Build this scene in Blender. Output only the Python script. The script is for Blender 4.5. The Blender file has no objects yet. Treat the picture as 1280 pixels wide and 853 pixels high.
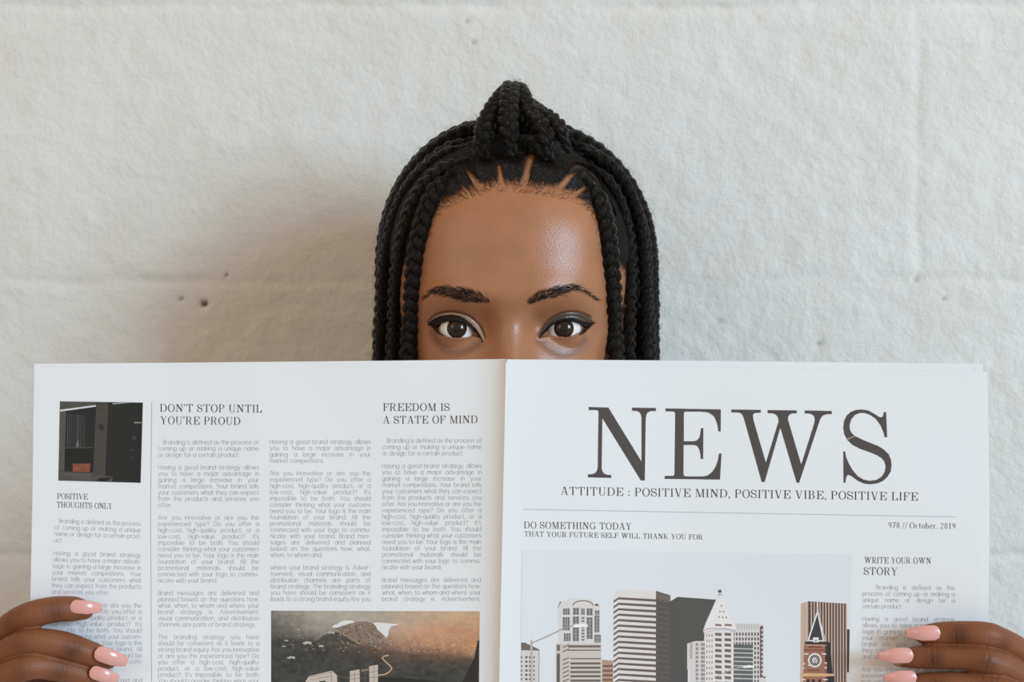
import bpy, bmesh, math, random
import numpy as np
from mathutils import Vector, Matrix
from mathutils.geometry import tessellate_polygon

random.seed(7)
RNG = np.random.default_rng(11)
SC = bpy.context.scene
COL = SC.collection

# ------------------------------------------------------------------ camera, light, exposure
LENS = 60.0
F = 1280 * LENS / 36.0                      # focal length in pixels of the 1280x853 frame
CAM = Vector((0.0, -1.26, 1.55))
cd = bpy.data.cameras.new('camera'); cam = bpy.data.objects.new('camera', cd); COL.objects.link(cam)
cam.location = CAM; cam.rotation_euler = (math.pi / 2, 0, 0)
cd.lens = LENS; cd.sensor_width = 36.0; cd.clip_start = 0.05
cd.dof.use_dof = True; cd.dof.focus_distance = 0.94; cd.dof.aperture_fstop = 16.0
SC.camera = cam

SC.view_settings.view_transform = 'Standard'
SC.view_settings.look = 'None'
SC.view_settings.gamma = 1.0
SC.view_settings.use_curve_mapping = False
SC.view_settings.exposure = 0.0

wd = bpy.data.worlds.new('room_light'); SC.world = wd; wd.use_nodes = True
wd.node_tree.nodes['Background'].inputs[0].default_value = (1.0, 0.715, 0.44, 1)
wd.node_tree.nodes['Background'].inputs[1].default_value = 0.60

def window_light(name, pos, target, sx, sy, energy, color):
    l = bpy.data.lights.new(name, 'AREA'); l.shape = 'RECTANGLE'; l.size = sx; l.size_y = sy
    l.energy = energy; l.color = color
    o = bpy.data.objects.new(name, l); COL.objects.link(o); o.location = pos
    o.rotation_euler = (Vector(target) - Vector(pos)).to_track_quat('-Z', 'Y').to_euler()
    return o
HEAD_C = Vector((0, -0.26, 1.55))
_d = Vector((0.677, -0.701, 0.225))
_side = Vector((0.719, 0.695, 0))
for k in (-1, 1):                           # the two sashes of the daylight window
    window_light('window_daylight', HEAD_C + _d * 6.0 + _side * 0.46 * k, HEAD_C, 0.70, 2.2, 150.0, (0.53, 0.785, 1.0))

# weaker daylight from a second, more distant window across the room
window_light('window_daylight', HEAD_C + Vector((-0.62 * 0.96, -0.785 * 0.96, 0.28)) * 4.6, HEAD_C, 1.6, 1.8, 18.0, (0.60, 0.82, 1.0))

# ------------------------------------------------------------------ helpers
def P(px, py, d):
    """world point seen at photo pixel (px,py) at depth d metres from the camera"""
    return Vector(((px - 640.0) * d / F, CAM.y + d, CAM.z - (py - 426.5) * d / F))

def s2l(c):
    c = c / 255.0
    return c / 12.92 if c <= 0.04045 else ((c + 0.055) / 1.055) ** 2.4
def rgb(r, g, b, k=1.0):
    return (s2l(r) * k, s2l(g) * k, s2l(b) * k, 1.0)

def material(name, color=(0.8, 0.8, 0.8, 1), rough=0.6, spec=0.5, **kw):
    m = bpy.data.materials.new(name); m.use_nodes = True
    b = m.node_tree.nodes['Principled BSDF']
    b.inputs['Base Color'].default_value = color
    b.inputs['Roughness'].default_value = rough
    b.inputs['Specular IOR Level'].default_value = spec
    for k, v in kw.items():
        b.inputs[k.replace('_', ' ')].default_value = v
    return m
def nodes(m):
    return m.node_tree.nodes, m.node_tree.links, m.node_tree.nodes['Principled BSDF']

def empty(name, loc=(0, 0, 0)):
    o = bpy.data.objects.new(name, None); COL.objects.link(o); o.location = loc; o.empty_display_size = 0.05
    return o
def mesh_obj(name, verts, faces, mat=None, parent=None, smooth=False, mats=None, mat_idx=None, colors=None, uvs=None):
    me = bpy.data.meshes.new(name)
    me.from_pydata([tuple(v) for v in verts] if not isinstance(verts, np.ndarray) else verts.tolist(), [],
                   faces if not isinstance(faces, np.ndarray) else faces.tolist())
    for m in (mats or ([mat] if mat else [])): me.materials.append(m)
    if mat_idx is not None: me.polygons.foreach_set('material_index', np.asarray(mat_idx, dtype=np.int32))
    if smooth: me.polygons.foreach_set('use_smooth', np.ones(len(me.polygons), dtype=bool))
    if colors is not None:
        a = me.color_attributes.new('ink', 'FLOAT_COLOR', 'POINT')
        a.data.foreach_set('color', np.asarray(colors, dtype=np.float32).ravel())
    if uvs is not None:
        uvs = np.asarray(uvs, dtype=np.float32)
        li = np.zeros(len(me.loops), dtype=np.int32); me.loops.foreach_get('vertex_index', li)
        u = me.uv_layers.new(name='UVMap'); u.data.foreach_set('uv', uvs[li].ravel())
    me.update()
    o = bpy.data.objects.new(name, me); COL.objects.link(o)
    if parent is not None: o.parent = parent
    return o
def relink(o, parent):
    """parent o keeping its world place (parents are unrotated, unscaled)"""
    o.parent = parent
    off = Vector((0, 0, 0)); p = parent
    while p is not None: off += p.location; p = p.parent
    o.location = o.location - off
    return o
def tag(o, label=None, cat=None, group=None, kind=None):
    if label: o['label'] = label
    if cat: o['category'] = cat
    if group: o['group'] = group
    if kind: o['kind'] = kind
    return o

_LAT = RNG.random((512, 512))
def vnoise(x, y, seed=0):
    """smooth value noise in 0..1"""
    x = np.asarray(x, float) + seed * 37.3; y = np.asarray(y, float) + seed * 91.7
    xi = np.floor(x).astype(int); yi = np.floor(y).astype(int)
    fx = x - xi; fy = y - yi
    fx = fx * fx * (3 - 2 * fx); fy = fy * fy * (3 - 2 * fy)
    g = lambda a, b: _LAT[a % 512, b % 512]
    return (g(xi, yi) * (1 - fx) + g(xi + 1, yi) * fx) * (1 - fy) + (g(xi, yi + 1) * (1 - fx) + g(xi + 1, yi + 1) * fx) * fy
def fbm(x, y, octaves=4, seed=0):
    s = 0; a = 0.5; t = 0
    for k in range(octaves):
        s = s + a * vnoise(np.asarray(x) * 2 ** k, np.asarray(y) * 2 ** k, seed + k); t += a; a *= 0.5
    return s / t

# ------------------------------------------------------------------ wall and floor
def build_wall():
    xs = np.unique(np.concatenate([np.linspace(-2.6, -0.75, 14), np.arange(-0.75, 0.751, 0.0022), np.linspace(0.75, 2.6, 14)]))
    zs = np.unique(np.concatenate([np.linspace(-0.0, 1.15, 10), np.arange(1.15, 1.951, 0.0022), np.linspace(1.95, 2.7, 8)]))
    X, Z = np.meshgrid(xs, zs)
    y = np.zeros_like(X)
    y += (fbm(X * 85, Z * 85, 3, 3) - 0.5) * 0.0019               # thick roller paint over block
    y += (fbm(X * 7, Z * 7, 2, 9) - 0.5) * 0.003
    course = 0.2032; zj = 1.594; xv = 0.2995
    soft = np.clip(2.4 * fbm(X * 13, Z * 13, 3, 15) - 0.65, 0.08, 1)                 # paint fills the joints unevenly
    row = np.floor((Z - zj) / course)
    wob = (fbm(X * 30, Z * 2, 2, 21) - 0.5) * 0.006
    dz = ((Z - zj + wob + course / 2) % course) - course / 2
    y += 0.0020 * np.exp(-(dz / 0.0038) ** 2) * soft
    wob2 = (fbm(X * 2, Z * 30, 2, 25) - 0.5) * 0.005
    offs = xv + (row % 2) * 0.2032
    dx = ((X - offs + wob2 + 0.2032) % 0.4064) - 0.2032
    y += 0.0013 * np.exp(-(dx / 0.0045) ** 2) * soft * np.clip((X + 0.05) / 0.2, 0.25, 1)
    pit = np.zeros_like(X)
    for (px, py, r, dep) in ((255, 380, 0.0026, 0.008), (226, 374, 0.0016, 0.003), (283, 343, 0.0014, 0.003), (1146, 350, 0.0026, 0.0018),
                             (1180, 374, 0.002, 0.002), (1024, 430, 0.0025, 0.002), (900, 402, 0.003, 0.0012), (592, 53, 0.002, 0.002), (584, 26, 0.002, 0.002)):
        c = P(px, py, 1.26)
        pit = np.maximum(pit, np.clip(dep / 0.005, 0, 1) * np.exp(-(((X - c.x) / r) ** 2 + ((Z - c.z) / (r * 0.8)) ** 2) ** 2))
        y += dep * np.exp(-(((X - c.x) / r) ** 2 + ((Z - c.z) / (r * 0.8)) ** 2))   # blow holes in the block
    nx, nz = len(xs), len(zs)
    v = np.stack([X.ravel(), y.ravel(), Z.ravel()], 1)
    i = np.arange(nz - 1)[:, None] * nx + np.arange(nx - 1)[None, :]
    f = np.stack([i, i + 1, i + nx + 1, i + nx], -1).reshape(-1, 4)
    # back and rim give the wall its thickness
    base = len(v)
    T = 0.19
    v = np.concatenate([v, [[xs[0], T, zs[0]], [xs[-1], T, zs[0]], [xs[-1], T, zs[-1]], [xs[0], T, zs[-1]]]])
    faces = f.tolist()
    faces.append([base + 1, base, base + 3, base + 2])
    bot = list(range(0, nx)); top = [(nz - 1) * nx + k for k in range(nx)]
    lef = [k * nx for k in range(nz)]; rig = [k * nx + nx - 1 for k in range(nz)]
    faces.append(bot[::-1] + [base, base + 1]); faces.append(top + [base + 2, base + 3])
    faces.append(lef + [base + 3, base]); faces.append(rig[::-1] + [base + 1, base + 2])
    m = material('painted_block', (0.74, 0.74, 0.715, 1), 0.55, 0.25)
    n, l, b = nodes(m)
    tc = n.new('ShaderNodeTexCoord')
    n1 = n.new('ShaderNodeTexNoise'); n1.inputs['Scale'].default_value = 210; n1.inputs['Detail'].default_value = 4; n1.inputs['Roughness'].default_value = 0.55
    n2 = n.new('ShaderNodeTexNoise'); n2.inputs['Scale'].default_value = 520; n2.inputs['Detail'].default_value = 2
    l.new(tc.outputs['Object'], n1.inputs['Vector']); l.new(tc.outputs['Object'], n2.inputs['Vector'])
    b1 = n.new('ShaderNodeBump'); b1.inputs['Strength'].default_value = 0.29; b1.inputs['Distance'].default_value = 0.004
    b2 = n.new('ShaderNodeBump'); b2.inputs['Strength'].default_value = 0.25; b2.inputs['Distance'].default_value = 0.0008
    l.new(n1.outputs['Fac'], b1.inputs['Height']); l.new(n2.outputs['Fac'], b2.inputs['Height'])
    l.new(b1.outputs['Normal'], b2.inputs['Normal']); l.new(b2.outputs['Normal'], b.inputs['Normal'])
    n3 = n.new('ShaderNodeTexNoise'); n3.inputs['Scale'].default_value = 14; n3.inputs['Detail'].default_value = 5
    l.new(tc.outputs['Object'], n3.inputs['Vector'])
    cr = n.new('ShaderNodeValToRGB')
    cr.color_ramp.elements[0].position = 0.35; cr.color_ramp.elements[0].color = (0.715, 0.705, 0.67, 1)
    cr.color_ramp.elements[1].position = 0.62; cr.color_ramp.elements[1].color = (0.745, 0.745, 0.725, 1)
    l.new(n3.outputs['Fac'], cr.inputs['Fac']); at = n.new('ShaderNodeAttribute'); at.attribute_name = 'ink'
    mx = n.new('ShaderNodeMix'); mx.data_type = 'RGBA'; mx.inputs[7].default_value = (0.10, 0.065, 0.035, 1)      # dark brown tint in the pits, stronger in the deeper ones
    l.new(at.outputs['Fac'], mx.inputs[0]); l.new(cr.outputs['Color'], mx.inputs[6]); l.new(mx.outputs[2], b.inputs['Base Color'])
    pc_ = np.concatenate([pit.ravel(), np.zeros(4)]); pc_ = np.stack([pc_, pc_, pc_, np.ones(len(pc_))], 1)
    o = mesh_obj('wall_back', v, faces, m, smooth=True, colors=pc_)
    o.data.polygons.foreach_set('use_smooth', np.array([1] * len(f) + [0] * 5, dtype=bool))
    return tag(o, 'white painted concrete block wall behind the reader', kind='structure')
build_wall()

def build_floor():
    v = [(-2.6, -3.2, -0.1), (2.6, -3.2, -0.1), (2.6, 0.19, -0.1), (-2.6, 0.19, -0.1), (-2.6, -3.2, 0), (2.6, -3.2, 0), (2.6, 0.0, 0), (-2.6, 0.0, 0)]
    v[6] = (2.6, 0.19, 0); v[7] = (-2.6, 0.19, 0)
    f = [(3, 2, 1, 0), (4, 5, 6, 7), (0, 1, 5, 4), (1, 2, 6, 5), (2, 3, 7, 6), (3, 0, 4, 7)]
    m = material('floor_concrete', (0.42, 0.40, 0.37, 1), 0.7, 0.3)
    n, l, b = nodes(m)
    t = n.new('ShaderNodeTexNoise'); t.inputs['Scale'].default_value = 6; t.inputs['Detail'].default_value = 6
    cr = n.new('ShaderNodeValToRGB')
    cr.color_ramp.elements[0].color = (0.34, 0.33, 0.31, 1); cr.color_ramp.elements[1].color = (0.47, 0.46, 0.43, 1)
    l.new(t.outputs['Fac'], cr.inputs['Fac']); l.new(cr.outputs['Color'], b.inputs['Base Color'])
    return tag(mesh_obj('floor', v, f, m), 'plain concrete floor', kind='structure')
_fl = build_floor(); _fl.location.z = -0.002
# ------------------------------------------------------------------ newspaper
def spine_x(py):
    return 632.5 - 8.5 * np.clip((np.asarray(py, float) - 450.0) / 403.0, -0.1, 2.4)
def paper_depth(px, py):
    """depth of the outer sheet: a ridge towards the reader's front at the fold, gently bowed pages"""
    px = np.asarray(px, float); py = np.asarray(py, float)
    s = spine_x(py)
    t = (py - 450.0) / 400.0
    left = 0.8925 - 0.0058 * np.exp(-np.clip(s - px, 0, None) / 15.0) + 0.004 * np.sin(np.clip((s - px) / 590.0, 0, 1) * math.pi) - 0.006 * np.clip((s - px) / 590.0, 0, 1) * np.clip(t, 0, 1.5) ** 2
    right = 0.8925 - 0.0058 * np.exp(-np.clip(px - s, 0, None) / 70.0) + 0.003 * np.sin(np.clip((px - s) / 600.0, 0, 1) * math.pi)
    d = np.where(px < s, left, right)
    return d + (vnoise(px / 130.0, py / 170.0, 5) - 0.5) * 0.0022
def paper_pts(px, py, eps=0.0):
    px = np.asarray(px, float); py = np.asarray(py, float)
    d = paper_depth(px, py) - eps
    return np.stack([(px - 640.0) * d / F, CAM.y + d, CAM.z - (py - 426.5) * d / F], -1)

M_PAPER = material('newsprint', (0.80, 0.815, 0.835, 1), 0.75, 0.2)
n, l, b = nodes(M_PAPER)
t = n.new('ShaderNodeTexNoise'); t.inputs['Scale'].default_value = 900; t.inputs['Detail'].default_value = 3
bp = n.new('ShaderNodeBump'); bp.inputs['Strength'].default_value = 0.12; bp.inputs['Distance'].default_value = 0.0004
l.new(t.outputs['Fac'], bp.inputs['Height']); l.new(bp.outputs['Normal'], b.inputs['Normal'])
def ink_mat(name, col):
    return material(name, col, 0.7, 0.2)
M_INK = ink_mat('headline_ink', rgb(84, 78, 76))
M_INK2 = ink_mat('heading_ink', rgb(72, 54, 58))
M_BODY = ink_mat('body_text_ink', rgb(182, 180, 188))
M_RULE = ink_mat('rule_ink', rgb(172, 172, 178))
M_PRINT = material('picture_ink', (0.5, 0.5, 0.5, 1), 0.65, 0.2)
n, l, b = nodes(M_PRINT)
at = n.new('ShaderNodeAttribute'); at.attribute_name = 'ink'
l.new(at.outputs['Color'], b.inputs['Base Color'])

NEWS = empty('newspaper', (0.0, float(CAM.y) + 0.8925, P(640, 1364, 0.8925).z))
tag(NEWS, 'open newspaper with the big NEWS headline held up in front of the face', 'newspaper')
NOFF = np.array(NEWS.location)

def sheet(name, outline_fn, eps0, parent, nu=70, nv=80, thick=0.00012):
    """a sheet of paper: outline_fn(u,v) -> photo pixel, u across, v down; with real thickness"""
    u = np.linspace(0, 1, nu) ; vv = np.linspace(0, 1, nv)
    U, V = np.meshgrid(u, vv)
    X, Y = outline_fn(U, V)
    A = paper_pts(X, Y, eps0).reshape(-1, 3); B = paper_pts(X, Y, eps0 - thick).reshape(-1, 3)
    i = np.arange(nv - 1)[:, None] * nu + np.arange(nu - 1)[None, :]
    f = np.stack([i, i + nu, i + nu + 1, i + 1], -1).reshape(-1, 4)
    N = nu * nv
    faces = f.tolist() + (f[:, ::-1] + N).tolist()
    ring = list(range(nu)) + [k * nu + nu - 1 for k in range(1, nv)] + [(nv - 1) * nu + k for k in range(nu - 2, -1, -1)] + [k * nu for k in range(nv - 2, 0, -1)]
    for a, b_ in zip(ring, ring[1:] + ring[:1]): faces.append([a, b_, b_ + N, a + N])
    return mesh_obj(name, np.concatenate([A, B]) - NOFF, faces, M_PAPER, parent, smooth=False)

BOT = 1364.0
def bil(p, xs, ys): return np.interp(p, xs, ys)
def left_outline(U, V):
    Y0 = bil(U, [0, 0.43, 1], [455, 452, 448.5]); Y = Y0 + (BOT - Y0) * V
    xl = np.interp(Y, [455, 560, 650, 750, 853, 1364], [43, 41.5, 40, 38, 37, 40])
    w = 1 - (1 - U) ** 1.6
    return xl + (spine_x(Y) - xl) * w, Y
def right_outline(U, V):
    Y0 = bil(U, [0, 0.02, 0.5, 1], [450.5, 454.5, 458.5, 465]); Y = Y0 + (BOT - Y0) * V
    xr = np.interp(Y, [465, 560, 640, 780, 853, 1364], [1234.5, 1236, 1237, 1235.5, 1235, 1230])
    w = U ** 1.6
    s = spine_x(Y)
    return s + (xr - s) * w, Y
back_page = sheet('back_page', left_outline, 0.0, NEWS)
front_page = sheet('front_page', right_outline, 0.0, NEWS)
back_page['label'] = 'left half of the outer sheet with text columns and two pictures'
front_page['label'] = 'right half of the outer sheet with the NEWS title and a skyline picture'
def inner_a(U, V):
    Y0 = bil(U, [0, 0.35, 1], [449.5, 450.8, 455]); Y = Y0 + (BOT - 8 - Y0) * V
    xr = np.interp(Y, [455, 467, 1364], [1215, 1221, 1222])
    s = spine_x(Y) + 1
    return s + (xr - s) * U, Y
def inner_b(U, V):
    Y0 = bil(U, [0, 1], [451, 455.2]); Y = Y0 + (BOT - 10 - Y0) * V
    s = spine_x(Y) + 1
    return s + (1229 - s) * U, Y
def inner_c(U, V):
    Y0 = bil(U, [0, 1], [457.5, 456.5]); Y = Y0 + (BOT - 9 - Y0) * V
    s = spine_x(Y) - 4
    return s + (60 - s) * U, Y
for fn, e in ((inner_a, -0.0007), (inner_b, -0.0022), (inner_c, -0.0012)):
    sheet('inner_sheet', fn, e, NEWS, 40, 30)

# ---- flat print laid on the sheet: polygons in photo pixels, mapped on to the curved paper
class Print:
    def __init__(self): self.v = []; self.f = []; self.c = []; self.layer = 0
    def poly(self, pts, col=None, tess=True):
        if len(pts) <= 4 or not tess:
            b0 = len(self.v); self.v += [(x, y, self.layer) for x, y in pts]; self.f.append(list(range(b0, b0 + len(pts))))
        else:
            b0 = len(self.v); self.v += [(x, y, self.layer) for x, y in pts]
            for tri in tessellate_polygon([[Vector((x, y, 0)) for x, y in pts]]): self.f.append([b0 + k for k in tri])
        if col is not None: self.c += [col] * len(pts)
    def rect(self, x0, y0, x1, y1, col=None): self.poly([(x0, y0), (x1, y0), (x1, y1), (x0, y1)], col)
    def line(self, a, b_, w, col=None, ext=0.0):
        dx, dy = b_[0] - a[0], b_[1] - a[1]; L = math.hypot(dx, dy) or 1e-6
        ux, uy = dx / L, dy / L; px, py = -uy * w / 2, ux * w / 2
        a = (a[0] - ux * ext, a[1] - uy * ext); b_ = (b_[0] + ux * ext, b_[1] + uy * ext)
        self.poly([(a[0] + px, a[1] + py), (b_[0] + px, b_[1] + py), (b_[0] - px, b_[1] - py), (a[0] - px, a[1] - py)], col)
    def pline(self, pts, w, col=None):
        for a, b_ in zip(pts, pts[1:]): self.line(a, b_, w, col, w * 0.3)
    def build(self, name, mat, parent, grid=0, label=None):
        v = self.v; f = self.f; c = self.c
        if grid:
            bm = bmesh.new(); cl = bm.verts.layers.float_color.new('c') if c else None
            bv = []
            for k, p in enumerate(v):
                q = bm.verts.new(p)
                if c: q[cl] = c[k]
                bv.append(q)
            for fc in f:
                try: bm.faces.new([bv[k] for k in fc])
                except ValueError: pass
            xs = [p[0] for p in v]; ys = [p[1] for p in v]
            for x in np.arange(min(xs) + grid, max(xs), grid):
                bmesh.ops.bisect_plane(bm, geom=bm.verts[:] + bm.edges[:] + bm.faces[:], plane_co=(x, 0, 0), plane_no=(1, 0, 0))
            for y in np.arange(min(ys) + grid * 2, max(ys), grid * 2):
                bmesh.ops.bisect_plane(bm, geom=bm.verts[:] + bm.edges[:] + bm.faces[:], plane_co=(0, y, 0), plane_no=(0, 1, 0))
            bm.verts.index_update()
            v = [tuple(q.co) for q in bm.verts]; f = [[q.index for q in fc.verts] for fc in bm.faces]
            c = [tuple(q[cl]) for q in bm.verts] if c else None
            bm.free()
        A = np.array(v, float)
        W = paper_pts(A[:, 0], A[:, 1], 0.00014 + 0.00003 * A[:, 2]) - NOFF
        o = mesh_obj(name, W, f, mat, parent, colors=c if c else None)
        if label: o['label'] = label
        return o

# ---- the big title, traced letter by letter (their own pixel frames)
def tr(pts, ox, oy, sc): return [(ox + x / sc, oy + y / sc) for x, y in pts]
GN = [(85,70),(275,75),(597,600),(597,170),(590,140),(575,120),(550,108),(505,106),(505,76),(736,80),(736,109),(690,110),(660,120),(645,140),(637,175),(628,782),(590,782),(217,178),(210,660),(215,690),(230,712),(260,726),(303,730),(303,758),(78,752),(78,723),(115,722),(145,712),(165,690),(173,650),(180,120),(178,108),(165,100),(85,100)]
GE = [(93,84),(628,93),(627,307),(605,307),(603,280),(590,220),(565,165),(530,135),(490,120),(430,115),(285,115),(273,122),(270,140),(270,402),(370,402),(400,392),(420,370),(430,335),(436,275),(459,275),(457,574),(434,574),(432,530),(420,480),(405,455),(385,442),(360,438),(268,438),(266,710),(270,735),(290,743),(455,743),(500,735),(545,700),(580,645),(600,590),(612,520),(635,521),(620,774),(85,767),(85,738),(160,738),(175,734),(180,715),(187,140),(183,122),(170,114),(93,112)]
GW = [(33,94),(318,98),(318,126),(270,127),(248,135),(241,155),(248,200),(368,612),(490,215),(490,190),(480,160),(460,140),(430,131),(385,131),(385,100),(667,103),(667,131),(620,133),(595,145),(583,165),(582,195),(711,630),(838,225),(842,190),(838,165),(820,145),(795,135),(745,132),(745,103),(1007,109),(1007,138),(960,140),(925,150),(905,170),(890,200),(690,805),(667,805),(508,270),(355,798),(328,798),(155,180),(140,145),(120,128),(90,123),(33,123)]
GS = [(482,113),(502,113),(512,348),(490,348),(478,300),(450,235),(405,175),(350,138),(300,122),(260,123),(215,140),(180,180),(163,235),(165,275),(180,305),(210,335),(300,378),(430,430),(480,460),(525,505),(548,560),(552,610),(545,665),(515,715),(470,755),(420,776),(360,784),(300,778),(240,752),(180,707),(150,695),(138,705),(130,730),(125,770),(108,770),(106,480),(123,480),(130,530),(155,590),(190,650),(235,705),(290,740),(350,752),(410,745),(460,715),(490,670),(498,620),(490,580),(465,545),(420,515),(350,487),(260,455),(190,418),(145,375),(115,320),(105,260),(112,200),(135,150),(175,112),(225,93),(280,90),(340,100),(400,135),(440,160),(462,162),(475,150)]
pr = Print()
pr.poly(tr(GN, 725, 500, 7.752)); pr.poly(tr(GE, 820, 500, 7.752)); pr.poly(tr(GW, 910, 500, 7.757)); pr.poly(tr(GS, 1040, 500, 7.42))
pr.build('headline', M_INK, front_page, 12, 'large dark grey letters NEWS')
pr = Print(); pr.layer = 2
pr.poly(tr([(138,358),(165,348),(205,332),(214,344),(180,358),(150,374)], 1040, 500, 7.42))
pr.build('worn_crease', material('worn_ink', rgb(150, 140, 122), 0.8, 0.1), front_page)

# ---- the serif capitals of the headings: unit glyphs, cap height 1, y up
def norm(poly, mirror=False):
    xs = [p[0] for p in poly]; ys = [p[1] for p in poly]
    x0, y0, y1 = min(xs), min(ys), max(ys); h = y1 - y0
    return [((x - x0) / h, (y1 - y) / h) for x, y in poly], (max(xs) - x0) / h
TH = 0.118; HL = 0.036
def R_(x0, y0, x1, y1): return [(x0, y0), (x1, y0), (x1, y1), (x0, y1)]
def stem(x, w=TH, top=True, bot=True, s=0.09):
    out = [R_(x, 0, x + w, 1)]
    for on, y0, y1 in ((top, 1 - HL, 1), (bot, 0, HL)):
        if on: out.append(R_(x - s, y0, x + w + s, y1))
    return out
def diag(x0, y0, x1, y1, w): return [(x0 - w / 2, y0), (x0 + w / 2, y0), (x1 + w / 2, y1), (x1 - w / 2, y1)]
def ring(cx, cy, rx, ry, tx, ty, a0=0, a1=360, n_=22):
    out = []
    for k in range(n_):
        p, q = [math.radians(a0 + (a1 - a0) * (k + j) / n_) for j in (0, 1)]
        out.append([(cx + rx * math.cos(p), cy + ry * math.sin(p)), (cx + rx * math.cos(q), cy + ry * math.sin(q)),
                    (cx + (rx - tx) * math.cos(q), cy + (ry - ty) * math.sin(q)), (cx + (rx - tx) * math.cos(p), cy + (ry - ty) * math.sin(p))])
    return out
def serif(x, y, w=0.2): return R_(x - w / 2, y, x + w / 2, y + HL)
def make_caps():
    G = {}
    for ch, p in (('N', GN), ('E', GE), ('W', GW), ('S', GS)):
        q, w = norm(p); G[ch] = ([q], w)
    G['I'] = (stem(.1), .34)
    G['D'] = (stem(.1) + [R_(.2, 1 - HL, .45, 1), R_(.2, 0, .45, HL)] + ring(.42, .5, .42, .5, TH, HL, -90, 90), .86)
    G['O'] = (ring(.42, .5, .42, .52, TH, HL), .84)
    G['T'] = (stem(.33, top=False) + [R_(.02, 1 - HL, .78, 1), [(.02, 1), (.02, .72), (.06, .72), (.12, 1)], [(.78, 1), (.78, .72), (.74, .72), (.68, 1)]], .80)
    G['P'] = (stem(.1) + [R_(.2, 1 - HL, .42, 1), R_(.2, .46, .42, .46 + HL)] + ring(.42, .73, .28, .27, TH * .9, HL, -90, 90, 14), .72)
    G['R'] = (stem(.1) + [R_(.2, 1 - HL, .42, 1), R_(.2, .48, .45, .48 + HL)] + ring(.42, .74, .27, .26, TH * .9, HL, -90, 90, 14) + [diag(.47, .5, .62, .08, TH), [(.55, .1), (.66, .14), (.75, .03), (.85, .06), (.8, 0), (.66, 0)]], .84)
    G['F'] = (stem(.1) + [R_(.2, 1 - HL, .68, 1), R_(.2, .5, .46, .5 + HL), R_(.44, .38, .48, .67), [(.68, 1), (.68, .68), (.645, .68), (.55, 1)]], .70)
    G['L'] = (stem(.1) + [R_(.2, 0, .68, HL), [(.68, 0), (.7, .34), (.66, .34), (.52, 0)]], .72)
    G['U'] = (([R_(.1, .3, .1 + TH, 1), serif(.17, 1 - HL, .3), R_(.66, .3, .66 + HL, 1), serif(.69, 1 - HL, .24)] + ring(.405, .3, .305, .32, TH * .6, HL, 180, 360, 14)), .84)
    G['Y'] = ([R_(.35, 0, .35 + TH, .48), serif(.42, 0, .32), diag(.14, 1, .42, .42, TH), diag(.7, 1, .45, .45, HL), serif(.14, 1 - HL, .3), serif(.7, 1 - HL, .24)], .84)
    G['V'] = ([diag(.14, 1, .42, 0, TH), diag(.7, 1, .45, 0, HL), serif(.14, 1 - HL, .3), serif(.7, 1 - HL, .24)], .84)
    G['A'] = ([diag(.42, 1, .7, 0, TH), diag(.38, 1, .12, 0, HL), serif(.12, 0, .22), serif(.7, 0, .3), R_(.2, .3, .58, .3 + HL)], .84)
    G['M'] = ([R_(.12, 0, .12 + HL, 1), serif(.14, 0, .24), R_(.04, 1 - HL, .22, 1), diag(.2, 1, .52, 0, TH), diag(.84, 1, .54, 0, HL)] + stem(.82), 1.06)
    G['H'] = (stem(.1) + stem(.62) + [R_(.2, .48, .65, .48 + HL)], .86)
    G['K'] = (stem(.1) + [diag(.7, 1, .26, .42, HL), serif(.7, 1 - HL, .24), diag(.38, .58, .72, 0, TH), serif(.72, 0, .28)], .88)
    G['B'] = (stem(.1) + [R_(.2, 1 - HL, .42, 1), R_(.2, .5, .45, .5 + HL), R_(.2, 0, .42, HL)] + ring(.4, .76, .25, .24, TH * .85, HL, -90, 90, 14) + ring(.42, .26, .29, .27, TH, HL, -90, 90, 14), .78)
    G['G'] = (ring(.44, .5, .42, .52, TH, HL, 45, 325) + [R_(.66, .05, .66 + TH, .42), serif(.73, .4, .3), [(.74, 1), (.74, .7), (.70, .7), (.66, .87)]], .90)
    G[':'] = (ring(.1, .1, .075, .075, .075, .075, n_=8) + ring(.1, .55, .075, .075, .075, .075, n_=8), .2)
    G['.'] = (ring(.08, .07, .07, .07, .07, .07, n_=8), .16)
    G[','] = (ring(.08, .07, .07, .07, .07, .07, n_=8) + [[(.1, .08), (.15, .06), (.08, -.16), (.04, -.16)]], .16)
    G["'"] = (ring(.08, .93, .075, .075, .075, .075, n_=8) + [[(.1, .94), (.155, .93), (.08, .7), (.04, .7)]], .18)
    G['/'] = ([diag(.05, -.15, .33, 1.05, HL * 1.3)], .34)
    # numerals and the few small letters of the date line
    G['9'] = (ring(.28, .7, .24, .3, TH * .8, HL) + ring(.2, .6, .32, .6, TH * .8, HL, -70, 20, 10), .56)
    G['7'] = ([R_(.05, 1 - HL * 2, .52, 1), diag(.48, .95, .2, 0, TH * .8), R_(.05, .76, .09, 1)], .56)
    G['8'] = (ring(.28, .26, .24, .27, TH * .8, HL) + ring(.28, .75, .2, .25, TH * .7, HL), .56)
    G['2'] = (ring(.27, .72, .22, .28, TH * .8, HL, -30, 170, 12) + [diag(.1, .06, .42, .6, HL * 1.5), R_(.04, 0, .5, HL * 2)], .56)
    G['0'] = (ring(.28, .5, .24, .51, TH * .8, HL), .56)
    G['1'] = ([R_(.22, 0, .22 + TH * .9, 1), serif(.28, 0, .36), [(.22, 1), (.22, .9), (.1, .84), (.1, .88)]], .5)
    G['c'] = (ring(.24, .33, .22, .34, TH * .8, HL, 40, 320, 14), .46)
    G['t'] = ([R_(.12, .05, .12 + TH * .85, .9), R_(.0, .62, .34, .62 + HL)] + ring(.24, .12, .12, .13, HL, HL, 180, 330, 8), .36)
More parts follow.
